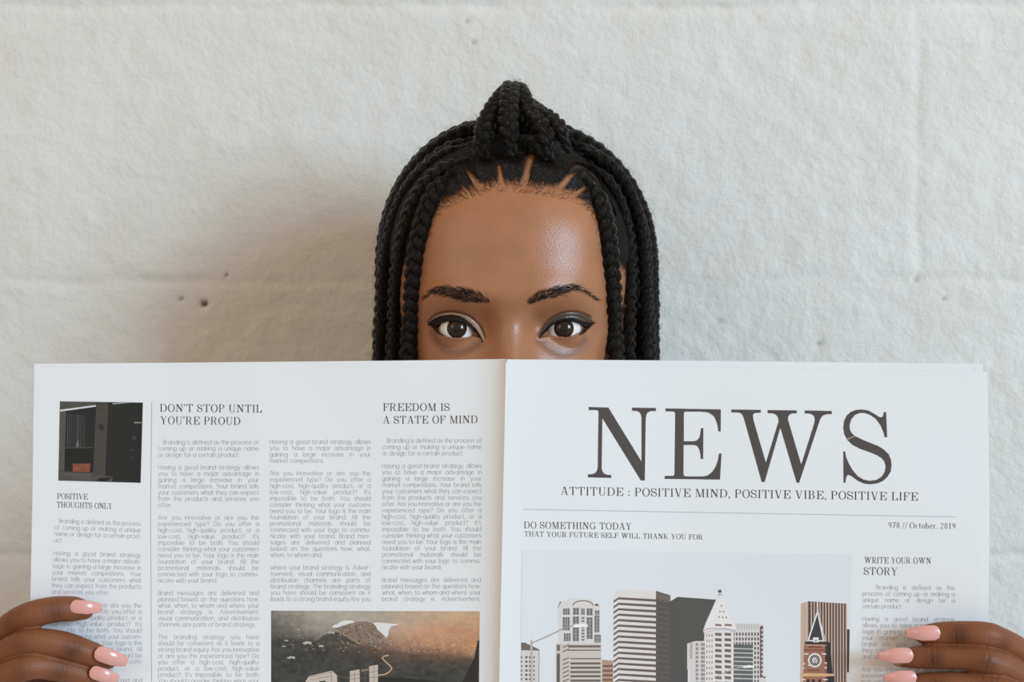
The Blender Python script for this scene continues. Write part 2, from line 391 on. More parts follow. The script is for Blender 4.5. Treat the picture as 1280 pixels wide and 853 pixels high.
    G['o'] = (ring(.26, .33, .24, .34, TH * .8, HL), .52)
    G['b'] = ([R_(.06, 0, .06 + TH * .85, 1.05), R_(0, 1.0, .1, 1.05)] + ring(.3, .33, .24, .34, TH * .8, HL), .58)
    G['e'] = (ring(.25, .33, .22, .34, TH * .8, HL, 0, 320, 16) + [R_(.08, .34, .46, .34 + HL)], .5)
    G['r'] = ([R_(.06, 0, .06 + TH * .85, .66), serif(.12, 0, .26), serif(.06, .6, .14)] + ring(.3, .5, .14, .16, HL, HL, 40, 170, 8), .46)
    return G
CAPS = make_caps()
def heading(name, text, x0, y0, x1, y1, cap, parent, mat=M_INK2, gap=0.13, space=0.42, col=None):
    """one line of serif lettering; (x0,y0)-(x1,y1) is its baseline in the photo frame"""
    pr = Print(); heading_into(pr, text, x0, y0, x1, y1, cap, gap, space)
    return pr.build(name, mat, parent)
def heading_into(pr, text, x0, y0, x1, y1, cap, gap=0.13, space=0.42):
    adv = []; x = 0
    for ch in text:
        if ch == ' ': x += space; continue
        adv.append((ch, x)); x += CAPS[ch][1] + gap
    W = x - gap; sx = (x1 - x0) / W
    for ch, xo in adv:
        for poly in CAPS[ch][0]:
            q = []
            for gx, gy in poly:
                t_ = (xo + gx) / W
                q.append((x0 + (xo + gx) * sx, y0 + (y1 - y0) * t_ - gy * cap))
            pr.poly(q)
pr = Print()
heading_into(pr, "DON'T STOP UNTIL", 200, 515, 327.5, 516, 9.8); heading_into(pr, "YOU'RE PROUD", 200.5, 530.5, 300.5, 531.5, 9.8)
pr.build('heading', M_INK2, back_page)
pr = Print()
heading_into(pr, "FREEDOM IS", 479, 514, 562, 514, 9.6); heading_into(pr, "A STATE OF MIND", 479, 530, 597, 529.3, 9.6)
pr.build('heading', M_INK2, back_page)
pr = Print()
heading_into(pr, "POSITIVE", 71.5, 624, 109.5, 624.8, 7.2, 0.1); heading_into(pr, "THOUGHTS ONLY", 71, 634.6, 140.5, 636.6, 7.2, 0.08)
pr.build('heading', M_INK2, back_page)
heading('tagline', "ATTITUDE : POSITIVE MIND, POSITIVE VIBE, POSITIVE LIFE", 701, 619, 1147.5, 626.2, 10.3, front_page)
pr = Print()
heading_into(pr, "DO SOMETHING TODAY", 655, 660.8, 789.5, 662.6, 8.6); heading_into(pr, "THAT YOUR FUTURE SELF WILL THANK YOU FOR", 655.5, 671, 878.5, 675, 6.6)
pr.build('heading', M_INK2, front_page)
heading('issue_date', "978 // October. 2019", 1110.5, 660.2, 1194.5, 661.5, 7.2, front_page, ink_mat('date_ink', rgb(86, 76, 80)), 0.12, 0.3)
pr = Print()
heading_into(pr, "WRITE YOUR OWN", 1080.5, 704.4, 1163.8, 705.3, 7.8); heading_into(pr, "STORY", 1080, 719, 1122, 719.5, 9.6)
pr.build('heading', M_INK2, front_page)
pr = Print(); pr.line((654, 637), (1194.5, 646.5), 0.55); pr.build('divider_line', M_RULE, front_page, 20)
pr = Print(); pr.pline([(189.7, 503), (188.3, 640), (189.6, 853), (190.5, 1300)], 0.55); pr.build('divider_line', M_RULE, back_page, 20)

# ---- body text: light monoline sans, x-height 1, y up
def arc(cx, cy, rx, ry, a0, a1, n_=10): return [(cx + rx * math.cos(math.radians(a0 + (a1 - a0) * k / n_)), cy + ry * math.sin(math.radians(a0 + (a1 - a0) * k / n_))) for k in range(n_ + 1)]
def make_sans():
    o = arc(.5, .5, .5, .5, 0, 360, 14)
    S = {
        'o': ([o], 1), 'a': ([o, [(1, 1), (1, 0)]], 1), 'b': ([o, [(0, 1.5), (0, 0)]], 1), 'd': ([o, [(1, 1.5), (1, 0)]], 1),
        'c': ([arc(.5, .5, .5, .5, 45, 315)], .85), 'e': ([[(0, .5), (1, .5)] + arc(.5, .5, .5, .5, 0, 318, 13)[1:]], 1),
        'f': ([[(.18, 0), (.18, 1.2)] + arc(.43, 1.2, .25, .28, 180, 90, 4)[1:], [(0, .97), (.43, .97)]], .45),
        'g': ([o, [(1, 1), (1, .02)] + arc(.5, .0, .5, .48, 0, -160, 8)[1:]], 1),
        'h': ([[(0, 1.5), (0, 0)], [(0, .5)] + arc(.42, .55, .42, .45, 180, 0, 8) + [(.84, 0)]], .84),
        'i': ([[(0, 1), (0, 0)], [(0, 1.28), (0, 1.42)]], .05), 'j': ([[(.1, 1), (.1, -.2), (-.1, -.42)], [(.1, 1.28), (.1, 1.42)]], .12),
        'k': ([[(0, 1.5), (0, 0)], [(.75, 1), (0, .38)], [(.25, .6), (.8, 0)]], .8), 'l': ([[(0, 1.5), (0, 0)]], .05),
        'm': ([[(0, 1), (0, 0)], arc(.36, .6, .36, .4, 180, 0, 8) + [(.72, 0)], arc(1.08, .6, .36, .4, 180, 0, 8) + [(1.44, 0)]], 1.44),
        'n': ([[(0, 1), (0, 0)], arc(.42, .55, .42, .45, 180, 0, 8) + [(.84, 0)]], .84),
        'p': ([o, [(0, 1), (0, -.48)]], 1), 'q': ([o, [(1, 1), (1, -.48)]], 1), 'r': ([[(0, 1), (0, 0)], arc(.4, .6, .4, .4, 180, 80, 5)], .45),
        's': ([arc(.34, .74, .3, .26, 40, 250, 8) + arc(.34, .25, .32, .25, 80, -140, 8)], .68), 't': ([[(.18, 1.35), (.18, .2), (.3, .0), (.42, 0)], [(0, .97), (.42, .97)]], .44),
        'u': ([[(0, 1), (0, .45)] + arc(.42, .45, .42, .45, 180, 360, 8) + [(.84, 1)], [(.84, .5), (.84, 0)]], .84), 'v': ([[(0, 1), (.42, 0), (.84, 1)]], .84),
        'w': ([[(0, 1), (.33, 0), (.66, 1), (.99, 0), (1.32, 1)]], 1.32), 'x': ([[(0, 1), (.75, 0)], [(.75, 1), (0, 0)]], .75),
        'y': ([[(0, 1), (.42, 0)], [(.84, 1), (.25, -.48)]], .84), 'z': ([[(0, 1), (.75, 1), (0, 0), (.75, 0)]], .75),
        'A': ([[(0, 0), (.6, 1.42), (1.2, 0)], [(.22, .5), (.98, .5)]], 1.2), 'D': ([[(.4, 1.42), (0, 1.42), (0, 0), (.4, 0)] + arc(.4, .71, .71, .71, -90, 90, 10)], 1.1),
        'B': ([[(0, 0), (0, 1.42), (.45, 1.42)] + arc(.45, 1.08, .34, .34, 90, -90, 8) + [(0, .74)], [(.45, .74)] + arc(.48, .37, .38, .37, 90, -90, 8) + [(0, 0)]], .86),
        'H': ([[(0, 0), (0, 1.42)], [(1.02, 0), (1.02, 1.42)], [(0, .74), (1.02, .74)]], 1.02), 'Y': ([[(0, 1.42), (.5, .65), (1, 1.42)], [(.5, .65), (.5, 0)]], 1),
        'I': ([[(0, 0), (0, 1.42)]], .05), 'T': ([[(0, 1.42), (.96, 1.42)], [(.48, 1.42), (.48, 0)]], .96),
        '.': ([[(0, 0), (0, .12)]], .08), ',': ([[(.08, .12), (0, -.2)]], .12), '-': ([[(0, .55), (.5, .55)]], .5), "'": ([[(0, 1.45), (0, 1.1)]], .06),
        '?': ([arc(.36, 1.08, .36, .34, 170, -60, 8) + [(.36, .55), (.36, .42)], [(.36, 0), (.36, .12)]], .75),
    }
    return S
SANS = make_sans()
def body_line(pr, text, xl, yl, xr, yr, xh, justify, w=0.40, full=None):
    """text from (xl,yl) to (xr,yr): baseline; justified lines spread their words"""
    SB = 0.30; SP = 0.62
    words = text.split()
    def wl(wd_): return sum(SANS[c][1] + SB for c in wd_) - SB
    nat = sum(wl(w_) for w_ in words) + (SP + SB) * (len(words) - 1)
    k = xh * 0.86
    avail = (xr - xl)
    if nat * k > avail: k = avail / nat
    gap = (SP + SB) * k
    if justify and len(words) > 1: gap = (avail - sum(wl(w_) for w_ in words) * k) / (len(words) - 1)
    x = 0.0
    for w_ in words:
        for ch in w_:
            strokes, a = SANS[ch]
            for st in strokes:
                pts = []
                for gx, gy in st:
                    X = x + gx * k; t_ = X / avail
                    pts.append((xl + X, yl + (yr - yl) * t_ - gy * xh))
                pr.pline(pts, w)
            x += (a + SB) * k
        x += gap - SB * k
def column(name, lines, parent, geo, xh=3.9, indent=6):
    """geo: k -> (xl,yl,xr,yr), middle of the x-height of line k; a line is justified unless it ends a paragraph"""
    pr = Print()
    for k, t_ in enumerate(lines):
        if not t_: continue
        xl, yl, xr, yr = geo(k)
        last = (k + 1 >= len(lines)) or lines[k + 1] == ''
        if t_.startswith('>'):
            t_ = t_[1:]; xl2 = xl + indent
            yl = yl + (yr - yl) * indent / (xr - xl); xl = xl2
        body_line(pr, t_.rstrip('~'), xl, yl + xh / 2, xr, yr + xh / 2, xh, not last or t_.endswith('~'))
    return pr.build(name, M_BODY, parent)
A1 = ["Having a good brand strategy allows", "you to have a major advantage in", "gaining a large increase in your"]
A2 = ["market competitions. Your brand tells", "your customers what they can expect", "from the products and services you"]
B1 = ["experienced type? Do you offer a", "high-cost, high-quality product, or a", "low-cost, high-value product? It's", "impossible to be both. You should"]
B2 = ["need you to be. Your logo is the main", "foundation of your brand. All the", "promotional materials should be", "connected with your logo to commu-"]
D1 = [">Branding is defined as the process of", "coming up or making a unique name", "or design for a certain product."]
C2 = D1 + [""] + A1 + A2 + ["offer.", "", "Are you innovative or are you the"] + B1 + ["consider thinking what your customers"] + B2 + ["nicate with your brand.", "",
     "Brand messages are delivered and", "planned based on the questions how,", "what, when, to whom and where your", "brand strategy is. Advertisement,", "visual communication, and distribution", "channels are parts of brand strategy.", "",
     "The branding strategy you have", "should be consistent as it leads to a", "strong brand equity Are you innovative", "or are you the experienced type? Do", "you offer a high-cost, high-quality", "product, or a low-cost, high-value", "product? It's impossible to be both.", "You should consider thinking what your", "customers need you to be. Your logo"]
C3 = A1 + ["market competitions.", "", "Are you innovative or are you the"] + B1 + ["consider thinking what your custoers"] + B2 + ["nicate with your brand. Brand mes-", "sages are delivered and planned", "based on the questions how, what,", "when, to whom and.", "",
     "where your brand strategy is. Adver-", "tisement, visual communication, and", "distribution channels are parts of", "brand strategy. The branding strategy", "you have should be consistent as it", "leads to a strong brand equity.Are you~"]
C4 = D1 + [""] + A1 + A2 + ["offer. Are you innovative or are you the"] + B1 + ["consider thinking what your customers"] + B2 + ["nicate with your brand.", "",
     "Brand messages are delivered and", "planned based on the questions how,", "what, when, to whom and where your", "brand strategy is. Advertisement,~"]
CN = ["Having a good brand strategy", "allows you to have a major advan-", "tage in gaining a large increase in", "your market competitions. Your", "brand tells your customers what", "they can expect from the products", "and services you offer.", "", "Are you innovative or are you the"]
C1 = [">Branding is defined as the process", "of coming up or making a unique", "name or design for a certain prod-", "uct.", ""] + CN + B1 + ["consider thinking what your custom-", "ers need you to be. Your logo is the", "main foundation of your brand. All", "the promotional materials should be", "connected with your logo to com-", "municate with your brand.", "", "Brand messages are delivered and", "planned based on the questions"]
C5 = [">Branding is defined as the", "process of coming up or making a", "unique name or design for a", "certain product.", ""] + CN + B1 + ["consider thinking what your custom-"]
MORE = [""] + C4[:26] + [""] + C2[:25]
C1 += [""] + CN[:-2] + [""] + C1[14:24] + ["", "Are you innovative or are you the"] + B1; C2 += MORE[1:32]; C5 += ["ers need you to be. Your logo is the", "main foundation of your brand. All", "the promotional materials should be"] + [""] + CN + B1 + ["consider thinking what your custom-"] + [""] + CN
column('text_column', C1, back_page, lambda k: (np.interp(k, [0, 10, 17, 25, 35, 60], [69, 65, 62.5, 60, 59, 59]), np.interp(k, [0, 10, 17, 25, 35, 60], [652, 732.5, 788.7, 851, 930, 1127]), np.interp(k, [0, 25], [175.7, 177.6]), np.interp(k, [0, 13, 25, 35, 60], [655.7, 758, 851.5, 930, 1127])), 3.8, 5)
column('text_column', C2, back_page, lambda k: (198, 553.7 + 7.86 * k, 323.4 + k * 0.01, 553.7 + 7.86 * k))
column('text_column', C3, back_page, lambda k: (337.5 + k * 0.05, 553.2 + 7.86 * k, 463.2, 553.2 + 7.86 * k))
column('text_column', C4, back_page, lambda k: (478, 551.7 + 7.92 * k, 602.2 - k * 0.06, 551.5 + 7.92 * k))
column('text_column', C5, front_page, lambda k: (1078.7 - k * 0.1, 735.2 + 7.88 * k, 1193.5, 736 + 7.88 * k), 3.8, 17)

column('text_column', C4[:26] + [""] + C3[:12], back_page, lambda k: (338, 975 + 7.86 * k, 463, 975 + 7.86 * k))
column('text_column', C2[:38], back_page, lambda k: (477, 975 + 7.86 * k, 600, 975 + 7.86 * k))
for q_, cc_ in enumerate((C2[:36], C4[:28] + ["nicate with your brand.", ""] + A1 + A2[:2] + ["offer."], C3[:24] + [""] + A1 + A2 + ["offer.", "", "Brand messages are delivered and"])):
    column('text_column', cc_, front_page, lambda k, q_=q_: (655 + 142 * q_, 978 + 7.86 * k, 780 + 142 * q_, 979 + 7.86 * k))

# ---- printed pictures
def mixc(a, b_, t_): return tuple(a[i] + (b_[i] - a[i]) * t_ for i in range(3)) + (1.0,)
def pc(r, g, b_): return tuple(0.008 + 1.2 * c for c in rgb(r, g, b_)[:3]) + (1.0,)
# 1: dark street corner
pr = Print()
q1 = lambda pts: tr(pts, 60, 490, 5.33)
pr.poly(q1([(80, 64), (632, 72), (617, 607), (69, 592)]), pc(34, 34, 32))
pr.layer = 1
pr.poly(q1([(80, 64), (318, 67), (318, 92), (80, 122)]), pc(72, 70, 66))
pr.poly(q1([(78, 130), (118, 124), (108, 527), (72, 525)]), pc(78, 74, 70))
pr.poly(q1([(112, 380), (302, 372), (300, 485), (110, 500)]), pc(26, 26, 25))
pr.poly(q1([(322, 70), (402, 71), (380, 562), (300, 555)]), pc(66, 62, 56))
pr.poly(q1([(71, 527), (165, 535), (300, 540), (305, 556), (430, 566), (428, 600), (69, 592)]), pc(74, 70, 66))
pr.poly(q1([(600, 72), (632, 72), (617, 607), (585, 606)]), pc(30, 30, 29))
pr.layer = 2
pr.poly(q1([(80, 120), (318, 89), (320, 99), (80, 132)]), pc(196, 196, 198))
pr.poly(q1([(428, 76), (470, 72), (560, 73), (430, 84)]), pc(140, 140, 142))
pr.poly(q1([(165, 480), (280, 478), (278, 535), (163, 532)]), pc(126, 70, 50))
for k in range(11):
    x = 120 + k * 12.5; pr.line(*q1([(x, 140 + k * 2), (x - 4, 372)]), 0.35, pc(70 + (k * 37) % 45, 76 + (k * 37) % 45, 76 + (k * 37) % 45))
pr.line(*q1([(80, 375), (300, 372)]), 0.4, pc(96, 98, 98))
for k in range(7):
    y = 110 + k * 68; pr.line(*q1([(320 - k * 2, y), (398 - k * 3, y + 1)]), 0.3, pc(48, 46, 42))
pr.poly(q1([(335, 215), (370, 220), (368, 262), (340, 250)]), pc(46, 44, 40))
pr.poly(q1([(575, 200), (626, 202), (626, 209), (574, 211)]), pc(130, 118, 104))
for a in ((560, 300, 585, 302), (562, 312, 590, 314), (555, 385, 568, 392), (560, 434, 566, 446)): pr.line(*q1([a[:2], a[2:]]), 0.5, pc(96, 102, 104))
for k in range(26):
    x = 166 + random.random() * 108; y = 482 + random.random() * 44
    pr.poly(q1([(x, y), (x + 14, y - 3), (x + 10, y + 7)]), random.choice([pc(176, 92, 60), pc(110, 50, 34), pc(150, 78, 54)]))
pr.poly(q1([(190, 345), (200, 320), (206, 345), (206, 368), (186, 368)]), pc(98, 100, 98))
pr.poly(q1([(340, 575), (428, 570), (390, 598), (320, 597)]), pc(30, 29, 28))
for k in range(5): pr.line(*q1([(75 + k * 30, 545 + k * 8), (280, 545 + k * 9)]), 0.35, pc(100, 96, 92))
pr.build('picture', M_PRINT, back_page, 14, 'small dark printed picture of a street corner with an orange box')

# 2: valley in evening haze seen from above, back of tall white hillside panels
pr = Print()
x0, x1, y0, y1 = 339.0, 599.7, 763.8, 960.0
NX, NY = 150, 90
gx = np.linspace(0, 1, NX); gy = np.linspace(0, 1, NY) ** 1.4
V0 = []
for j, v_ in enumerate(gy):
    for i, u_ in enumerate(gx):
        X = x0 + (x1 - x0) * u_ - 2.0 * v_ * u_; Y = y0 + (y1 - y0) * v_ + 0.8 * u_
        pr.v.append((X, Y, 0))
        hz = max(0.0, 1 - (Y - y0) / 38.0) ** 0.8                       # haze at the top
        r_ = max(0.0, (u_ - 0.45) / 0.55)
        n_ = float(fbm(X / 5.0, Y / 3.5, 4, 41)); n2 = float(fbm(X / 22.0, Y / 14.0, 3, 47))
        dark = pc(60, 59, 56)
        mid = mixc(pc(160, 152, 141), pc(190, 156, 124), r_)
        near = max(0.0, 1 - max(0.0, (Y - 764) - (20 + 26 * u_)) / 16.0)
        warm = 0.75 * math.exp(-((u_ - 0.9) / 0.35) ** 2) * math.exp(-((Y - 798) / 20.0) ** 2)
        f_ = min(1.0, max(0.0, hz * (0.25 + 0.75 * min(1.0, u_ * 2.2 + 0.15)) + 0.8 * near * u_ ** 0.7))
        c_ = mixc(dark, mid, f_)
        c_ = mixc(c_, pc(184, 122, 84), min(0.6, warm))
        k_ = 1.0 + (n_ - 0.5) * (0.3 + 0.7 * (1 - f_)) + 0.25 * (n2 - 0.5)
        pr.c.append((c_[0] * k_, c_[1] * k_, c_[2] * k_, 1.0))
for j in range(NY - 1):
    for i in range(NX - 1): pr.f.append([j * NX + i, j * NX + i + 1, (j + 1) * NX + i + 1, (j + 1) * NX + i])
q2 = lambda pts: tr(pts, 330, 755, 8.707); q2b = lambda pts: tr(pts, 460, 755, 7.11)
pr.layer = 0.5
pr.poly(q2([(760, 268), (830, 240), (940, 218), (1030, 196), (1120, 195), (1190, 215), (1260, 270), (1330, 330), (1300, 380), (1150, 400), (1040, 440), (920, 370), (830, 310)]), pc(124, 108, 92))
pr.poly(q2([(640, 345), (760, 300), (830, 320), (930, 385), (1060, 460), (900, 430), (700, 410), (560, 440)]), pc(70, 66, 60))
for k in range(160):
    x = 780 + 560 * random.random(); y = 215 + 230 * random.random(); s = 5 + 10 * random.random()
    pr.poly(q2([(x - s, y), (x, y - s * .7), (x + s, y), (x, y + s * .6)]), random.choice([pc(84, 76, 66), pc(104, 92, 78), pc(160, 140, 120), pc(68, 64, 58)]))
pr.layer = 1
pr.poly(q2([(742, 250), (765, 230), (800, 222), (830, 200), (880, 182), (960, 183), (985, 205), (940, 215), (870, 235), (800, 262), (750, 262)]), pc(206, 204, 204))
pr.poly(q2b([(40, 172), (90, 165), (200, 178), (285, 182), (240, 196), (205, 202), (185, 235), (182, 270), (165, 305), (120, 262), (85, 232), (70, 200)]), pc(208, 206, 204))
for k in range(420):
    X = 345 + 250 * random.random() ** 0.8; u_ = (X - 339) / 260
    Y = 778 + 36 * random.random() ** .8 + 4 * u_
    s = 0.25 + 0.95 * random.random() ** 3
    pr.poly([(X - s, Y - s * .4), (X + s, Y - s * .5), (X + s * .8, Y + s * .4), (X - s * .9, Y + s * .5)], mixc(pc(112, 106, 100), pc(206, 178, 152), min(1, u_ * 0.9 + 0.3 * random.random())))
for (x, y, w, h) in ((245, 580, 95, 24), (415, 418, 105, 30), (220, 398, 44, 14), (190, 462, 46, 10), (680, 308, 90, 24), (590, 455, 60, 18), (360, 275, 20, 16)):
    pr.poly(q2([(x, y + h * .4), (x + w * .45, y - h * .3), (x + w, y), (x + w * .95, y + h), (x + w * .6, y + h * .5), (x + w * .3, y + h * .9)]), pc(172, 168, 164))
pr.pline(q2([(780, 270), (900, 355), (1040, 440)]), 0.9, pc(132, 118, 104)); pr.pline(q2([(540, 400), (600, 360), (700, 318), (790, 300)]), 0.8, pc(140, 128, 116))
pr.pline(q2b([(180, 460), (140, 468), (125, 485), (160, 520), (200, 555), (212, 578), (185, 610), (150, 630), (90, 636)]), 1.5, pc(186, 154, 122))
pr.poly(q2b([(975, 330), (990, 322), (985, 480), (970, 697), (840, 697), (880, 620), (945, 480)]), pc(44, 40, 38))
pr.poly(q2b([(40, 657), (200, 655), (300, 662), (480, 676), (700, 700), (700, 760), (40, 760)]), pc(40, 38, 36))
pr.layer = 2
for pts in ([(488, 790), (740, 730), (795, 780), (800, 1100), (430, 1100), (450, 853)], [(935, 735), (1040, 715), (1048, 1100), (930, 1100)], [(1145, 682), (1240, 665), (1240, 1100), (1150, 1100)]):
    pr.poly(q2(pts), pc(182, 170, 160))
pr.layer = 3
for a in ((500, 800, 740, 745), (520, 828, 735, 785), (985, 730, 990, 1000), (1195, 680, 1198, 1000), (935, 780, 1240, 735), (940, 820, 1240, 800), (1100, 700, 1104, 853), (735, 730, 738, 1000), (790, 790, 940, 812)):
    pr.line(*q2([a[:2], a[2:]]), 0.5, pc(108, 98, 90))
pr.poly(q2([(600, 845), (670, 838), (672, 1000), (600, 1000)]), pc(60, 56, 52)); pr.poly(q2([(1055, 720), (1140, 705), (1140, 730), (1055, 745)]), pc(120, 110, 100))
pr.build('picture', M_PRINT, back_page, 14, 'printed picture of a hazy valley with an orange evening glow')

# 3: city skyline on a pale sky
pr = Print()
q3 = lambda pts: tr(pts, 640, 680, 4.0); q4 = lambda pts: tr(pts, 640, 730, 6.936); q5 = lambda pts: tr(pts, 850, 730, 6.936); q6 = lambda pts: tr(pts, 985, 740, 7.55)
BOTY = 960.0
def box3(a, b_, y0, y1, col, L=None):
    if L is not None: pr.layer = L
    pr.poly([(a, y0), (b_, y0), (b_, y1), (a, y1)], col)
SKY = pc(206, 208, 212)
pr.poly([(652.5, 688), (1064, 693), (1062, BOTY), (650, BOTY)], SKY)
WH = pc(196, 190, 186); DK = pc(84, 76, 74); DG = pc(72, 72, 72); BR = pc(150, 120, 104)
# far left block
pr.layer = 1
pr.poly(q4([(80, 575), (235, 575), (228, 1700), (78, 1700)]), WH)
pr.poly(q4([(208, 580), (238, 575), (230, 1700), (206, 1700)]), pc(120, 108, 102))
pr.layer = 2
pr.poly(q4([(80, 512), (110, 510), (238, 572), (235, 580), (80, 578)]), pc(104, 94, 90))
for j in range(24):
    for x in (78, 115, 148, 186): pr.poly(q4([(x, 630 + j * 38), (x + (20 if x == 115 else 10), 630 + j * 38), (x + (20 if x == 115 else 10), 648 + j * 38), (x, 648 + j * 38)]), DK)
# gabled tower
pr.layer = 1
pr.poly(q4([(480, 150), (505, 124), (690, 135), (700, 170), (760, 180), (770, 520), (400, 520), (400, 180), (420, 155)]), pc(202, 196, 193))
pr.poly(q4([(380, 520), (775, 520), (778, 1700), (380, 1700)]), pc(190, 180, 175))
pr.layer = 2
pr.poly(q4([(398, 210), (415, 155), (428, 158), (412, 180), (402, 212)]), DK); pr.poly(q4([(715, 180), (740, 172), (755, 193), (725, 193)]), DK)
arcp = [(528 + 88 - 88 * math.cos(math.pi * k / 10), 190 - 42 * math.sin(math.pi * k / 10)) for k in range(11)]
for a, b_ in zip(arcp, arcp[1:]): pr.line(*q4([a, b_]), 1.1, pc(98, 88, 84), 0.2)
for (a, y0_, b_, y1_) in ((443, 215, 500, 270), (530, 210, 580, 270), (600, 215, 630, 270), (648, 215, 698, 275), (720, 232, 757, 270), (440, 290, 500, 405), (528, 285, 580, 500), (648, 292, 698, 480), (716, 275, 757, 422), (450, 430, 508, 500), (715, 442, 770, 512)):
    pr.layer = 2; pr.poly(q4([(a, y0_), (b_, y0_), (b_, y1_), (a, y1_)]), pc(104, 104, 104))
    pr.layer = 3
    nn = max(2, int((b_ - a) / 18))
    for k in range(1, nn): pr.line(*q4([(a + (b_ - a) * k / nn, y0_), (a + (b_ - a) * k / nn, y1_)]), 0.55, pc(190, 184, 180))
    for y_ in np.arange(y0_ + 28, y1_ - 6, 30): pr.line(*q4([(a, y_), (b_, y_)]), 0.35, pc(176, 170, 166))
pr.layer = 2
for j in range(8): pr.poly(q4([(602, 290 + j * 27), (628, 290 + j * 27), (628, 306 + j * 27), (602, 306 + j * 27)]), pc(120, 108, 106))
pr.poly(q4([(388, 610), (416, 605), (412, 1700), (382, 1700)]), pc(92, 88, 86)); pr.poly(q4([(388, 530), (418, 530), (416, 582), (388, 582)]), pc(110, 100, 96))
for j in range(30):
    y = 535 + j * 37
    if j in (2,): continue
    pr.poly(q4([(486 if j < 3 else 506, y), (768, y), (768, y + (10 if j in (1, 3) else 19)), (486 if j < 3 else 506, y + (10 if j in (1, 3) else 19))]), pc(104, 92, 86))
    pr.poly(q4([(440, y + 12), (495, y - 12), (495, y + 2), (440, y + 26)]), pc(130, 118, 112))
# street lamp in front
pr.layer = 4
pr.poly(q4([(160, 490), (178, 488), (176, 1700), (158, 1700)]), pc(176, 162, 156)); pr.pline(q4([(175, 515), (300, 460), (430, 398), (530, 362)]), 1.2, pc(150, 136, 132))
pr.poly(q4([(522, 362), (545, 352), (620, 345), (660, 358), (655, 375), (590, 380), (535, 378)]), pc(222, 220, 222))
# brown block between
pr.layer = 1
pr.poly(q4([(780, 660), (880, 668), (880, 1700), (780, 1700)]), pc(166, 136, 118)); pr.layer = 2
for j in range(14): pr.poly(q4([(786, 706 + j * 40), (875, 706 + j * 40), (875, 724 + j * 40), (786, 724 + j * 40)]), pc(104, 88, 80))
# striped tower with a dark flank
pr.layer = 2
pr.poly(q3([(508, 270), (530, 228), (720, 236), (720, 1100), (502, 1100)]), pc(206, 200, 197)); pr.poly(q3([(720, 236), (792, 258), (790, 1100), (718, 1100)]), pc(84, 76, 74))
pr.layer = 3
for j in range(32):
    y = 270 + j * 27.2
    pr.poly(q3([(508, y + 16), (532, y - 2), (720, y + 8), (720, y + 21), (532, y + 9), (508, y + 27)]), pc(98, 86, 82))
    pr.line(*q3([(722, y + 14), (788, y + 24)]), 0.5, pc(116, 106, 104))
pr.poly(q3([(722, 240), (790, 260), (790, 292), (722, 275)]), pc(104, 94, 90))
# dark slab
pr.layer = 1
pr.poly(q3([(792, 288), (828, 266), (1020, 280), (962, 410), (960, 500), (880, 500), (876, 1100), (790, 1100)]), pc(78, 76, 74))
pr.layer = 2
for j in range(16): pr.line(*q3([(830, 296 + j * 13), (985 - j * 4, 304 + j * 13)]), 0.28, pc(96, 93, 90))
# pale block behind the spired tower
pr.poly(q5([(62, 520), (130, 498), (230, 498), (230, 1700), (88, 1700), (88, 740), (62, 745)]), pc(200, 194, 192))
pr.layer = 3
pr.poly(q5([(88, 520), (110, 512), (106, 650), (85, 650)]), pc(170, 160, 158))
for j in range(26):
    for x, w in ((137, 9), (150, 9), (180, 38)): pr.poly(q5([(x, 515 + j * 37), (x + w, 515 + j * 37), (x + w, 540 + j * 37), (x, 540 + j * 37)]), pc(142, 136, 140) if w == 38 else pc(122, 112, 112))
# right glassy block
pr.layer = 1
pr.poly(q5([(440, 345), (725, 350), (722, 820), (745, 830), (745, 1700), (440, 1700)]), pc(198, 193, 193))
pr.layer = 2
pr.poly(q5([(693, 370), (720, 365), (718, 815), (693, 815)]), pc(96, 82, 80))
for k in range(11): pr.line(*q5([(478 + k * 20, 350), (478 + k * 20, 398)]), 0.5, pc(140, 136, 138))
for j in range(11):
    for k in range(9):
        if j >= 3 and k < 6: continue
        x = 458 + k * 26.5; y = 425 + j * 41; pr.poly(q5([(x, y), (x + 15, y), (x + 15, y + 26), (x, y + 26)]), pc(96, 88, 88))
pr.poly(q5([(465, 525), (632, 530), (632, 1700), (465, 1700)]), pc(88, 90, 90))
pr.layer = 3
for j in range(22): pr.poly(q5([(465, 558 + j * 37), (632, 562 + j * 37), (632, 572 + j * 37), (465, 568 + j * 37)]), pc(182, 182, 182))
for k in range(9): pr.line(*q5([(480 + k * 17, 530), (480 + k * 17, 1700)]), 0.25, pc(120, 122, 122))
for j in range(11): pr.poly(q5([(704, 395 + j * 38), (722, 395 + j * 38), (722, 412 + j * 38), (704, 412 + j * 38)]), pc(190, 182, 180))
pr.poly(q5([(724, 805), (742, 805), (742, 820), (724, 820)]), DK)
# white tower with a pyramid roof
pr.layer = 4
pr.poly(q5([(215, 420), (465, 425), (462, 1700), (220, 1700)]), pc(212, 206, 204)); pr.poly(q5([(200, 410), (212, 372), (320, 130), (345, 90), (375, 130), (468, 340), (490, 380), (478, 408), (430, 412), (390, 396), (300, 400), (210, 432)]), pc(214, 210, 209))
pr.layer = 5
pr.pline(q5([(200, 412), (240, 392), (300, 388), (390, 388), (480, 405)]), 0.8, pc(150, 128, 120)); pr.pline(q5([(205, 430), (300, 400), (390, 398), (478, 416)]), 0.5, pc(168, 150, 142))
pr.poly([(q5([(346 + 16 * math.cos(a_), 66 + 15 * math.sin(a_))])[0]) for a_ in np.linspace(0, 6.0, 10)], pc(92, 86, 84)); pr.line(*q5([(328, 95), (368, 97)]), 0.6, pc(120, 108, 104)); pr.line(*q5([(346, 78), (346, 130)]), 0.8, pc(200, 196, 196))
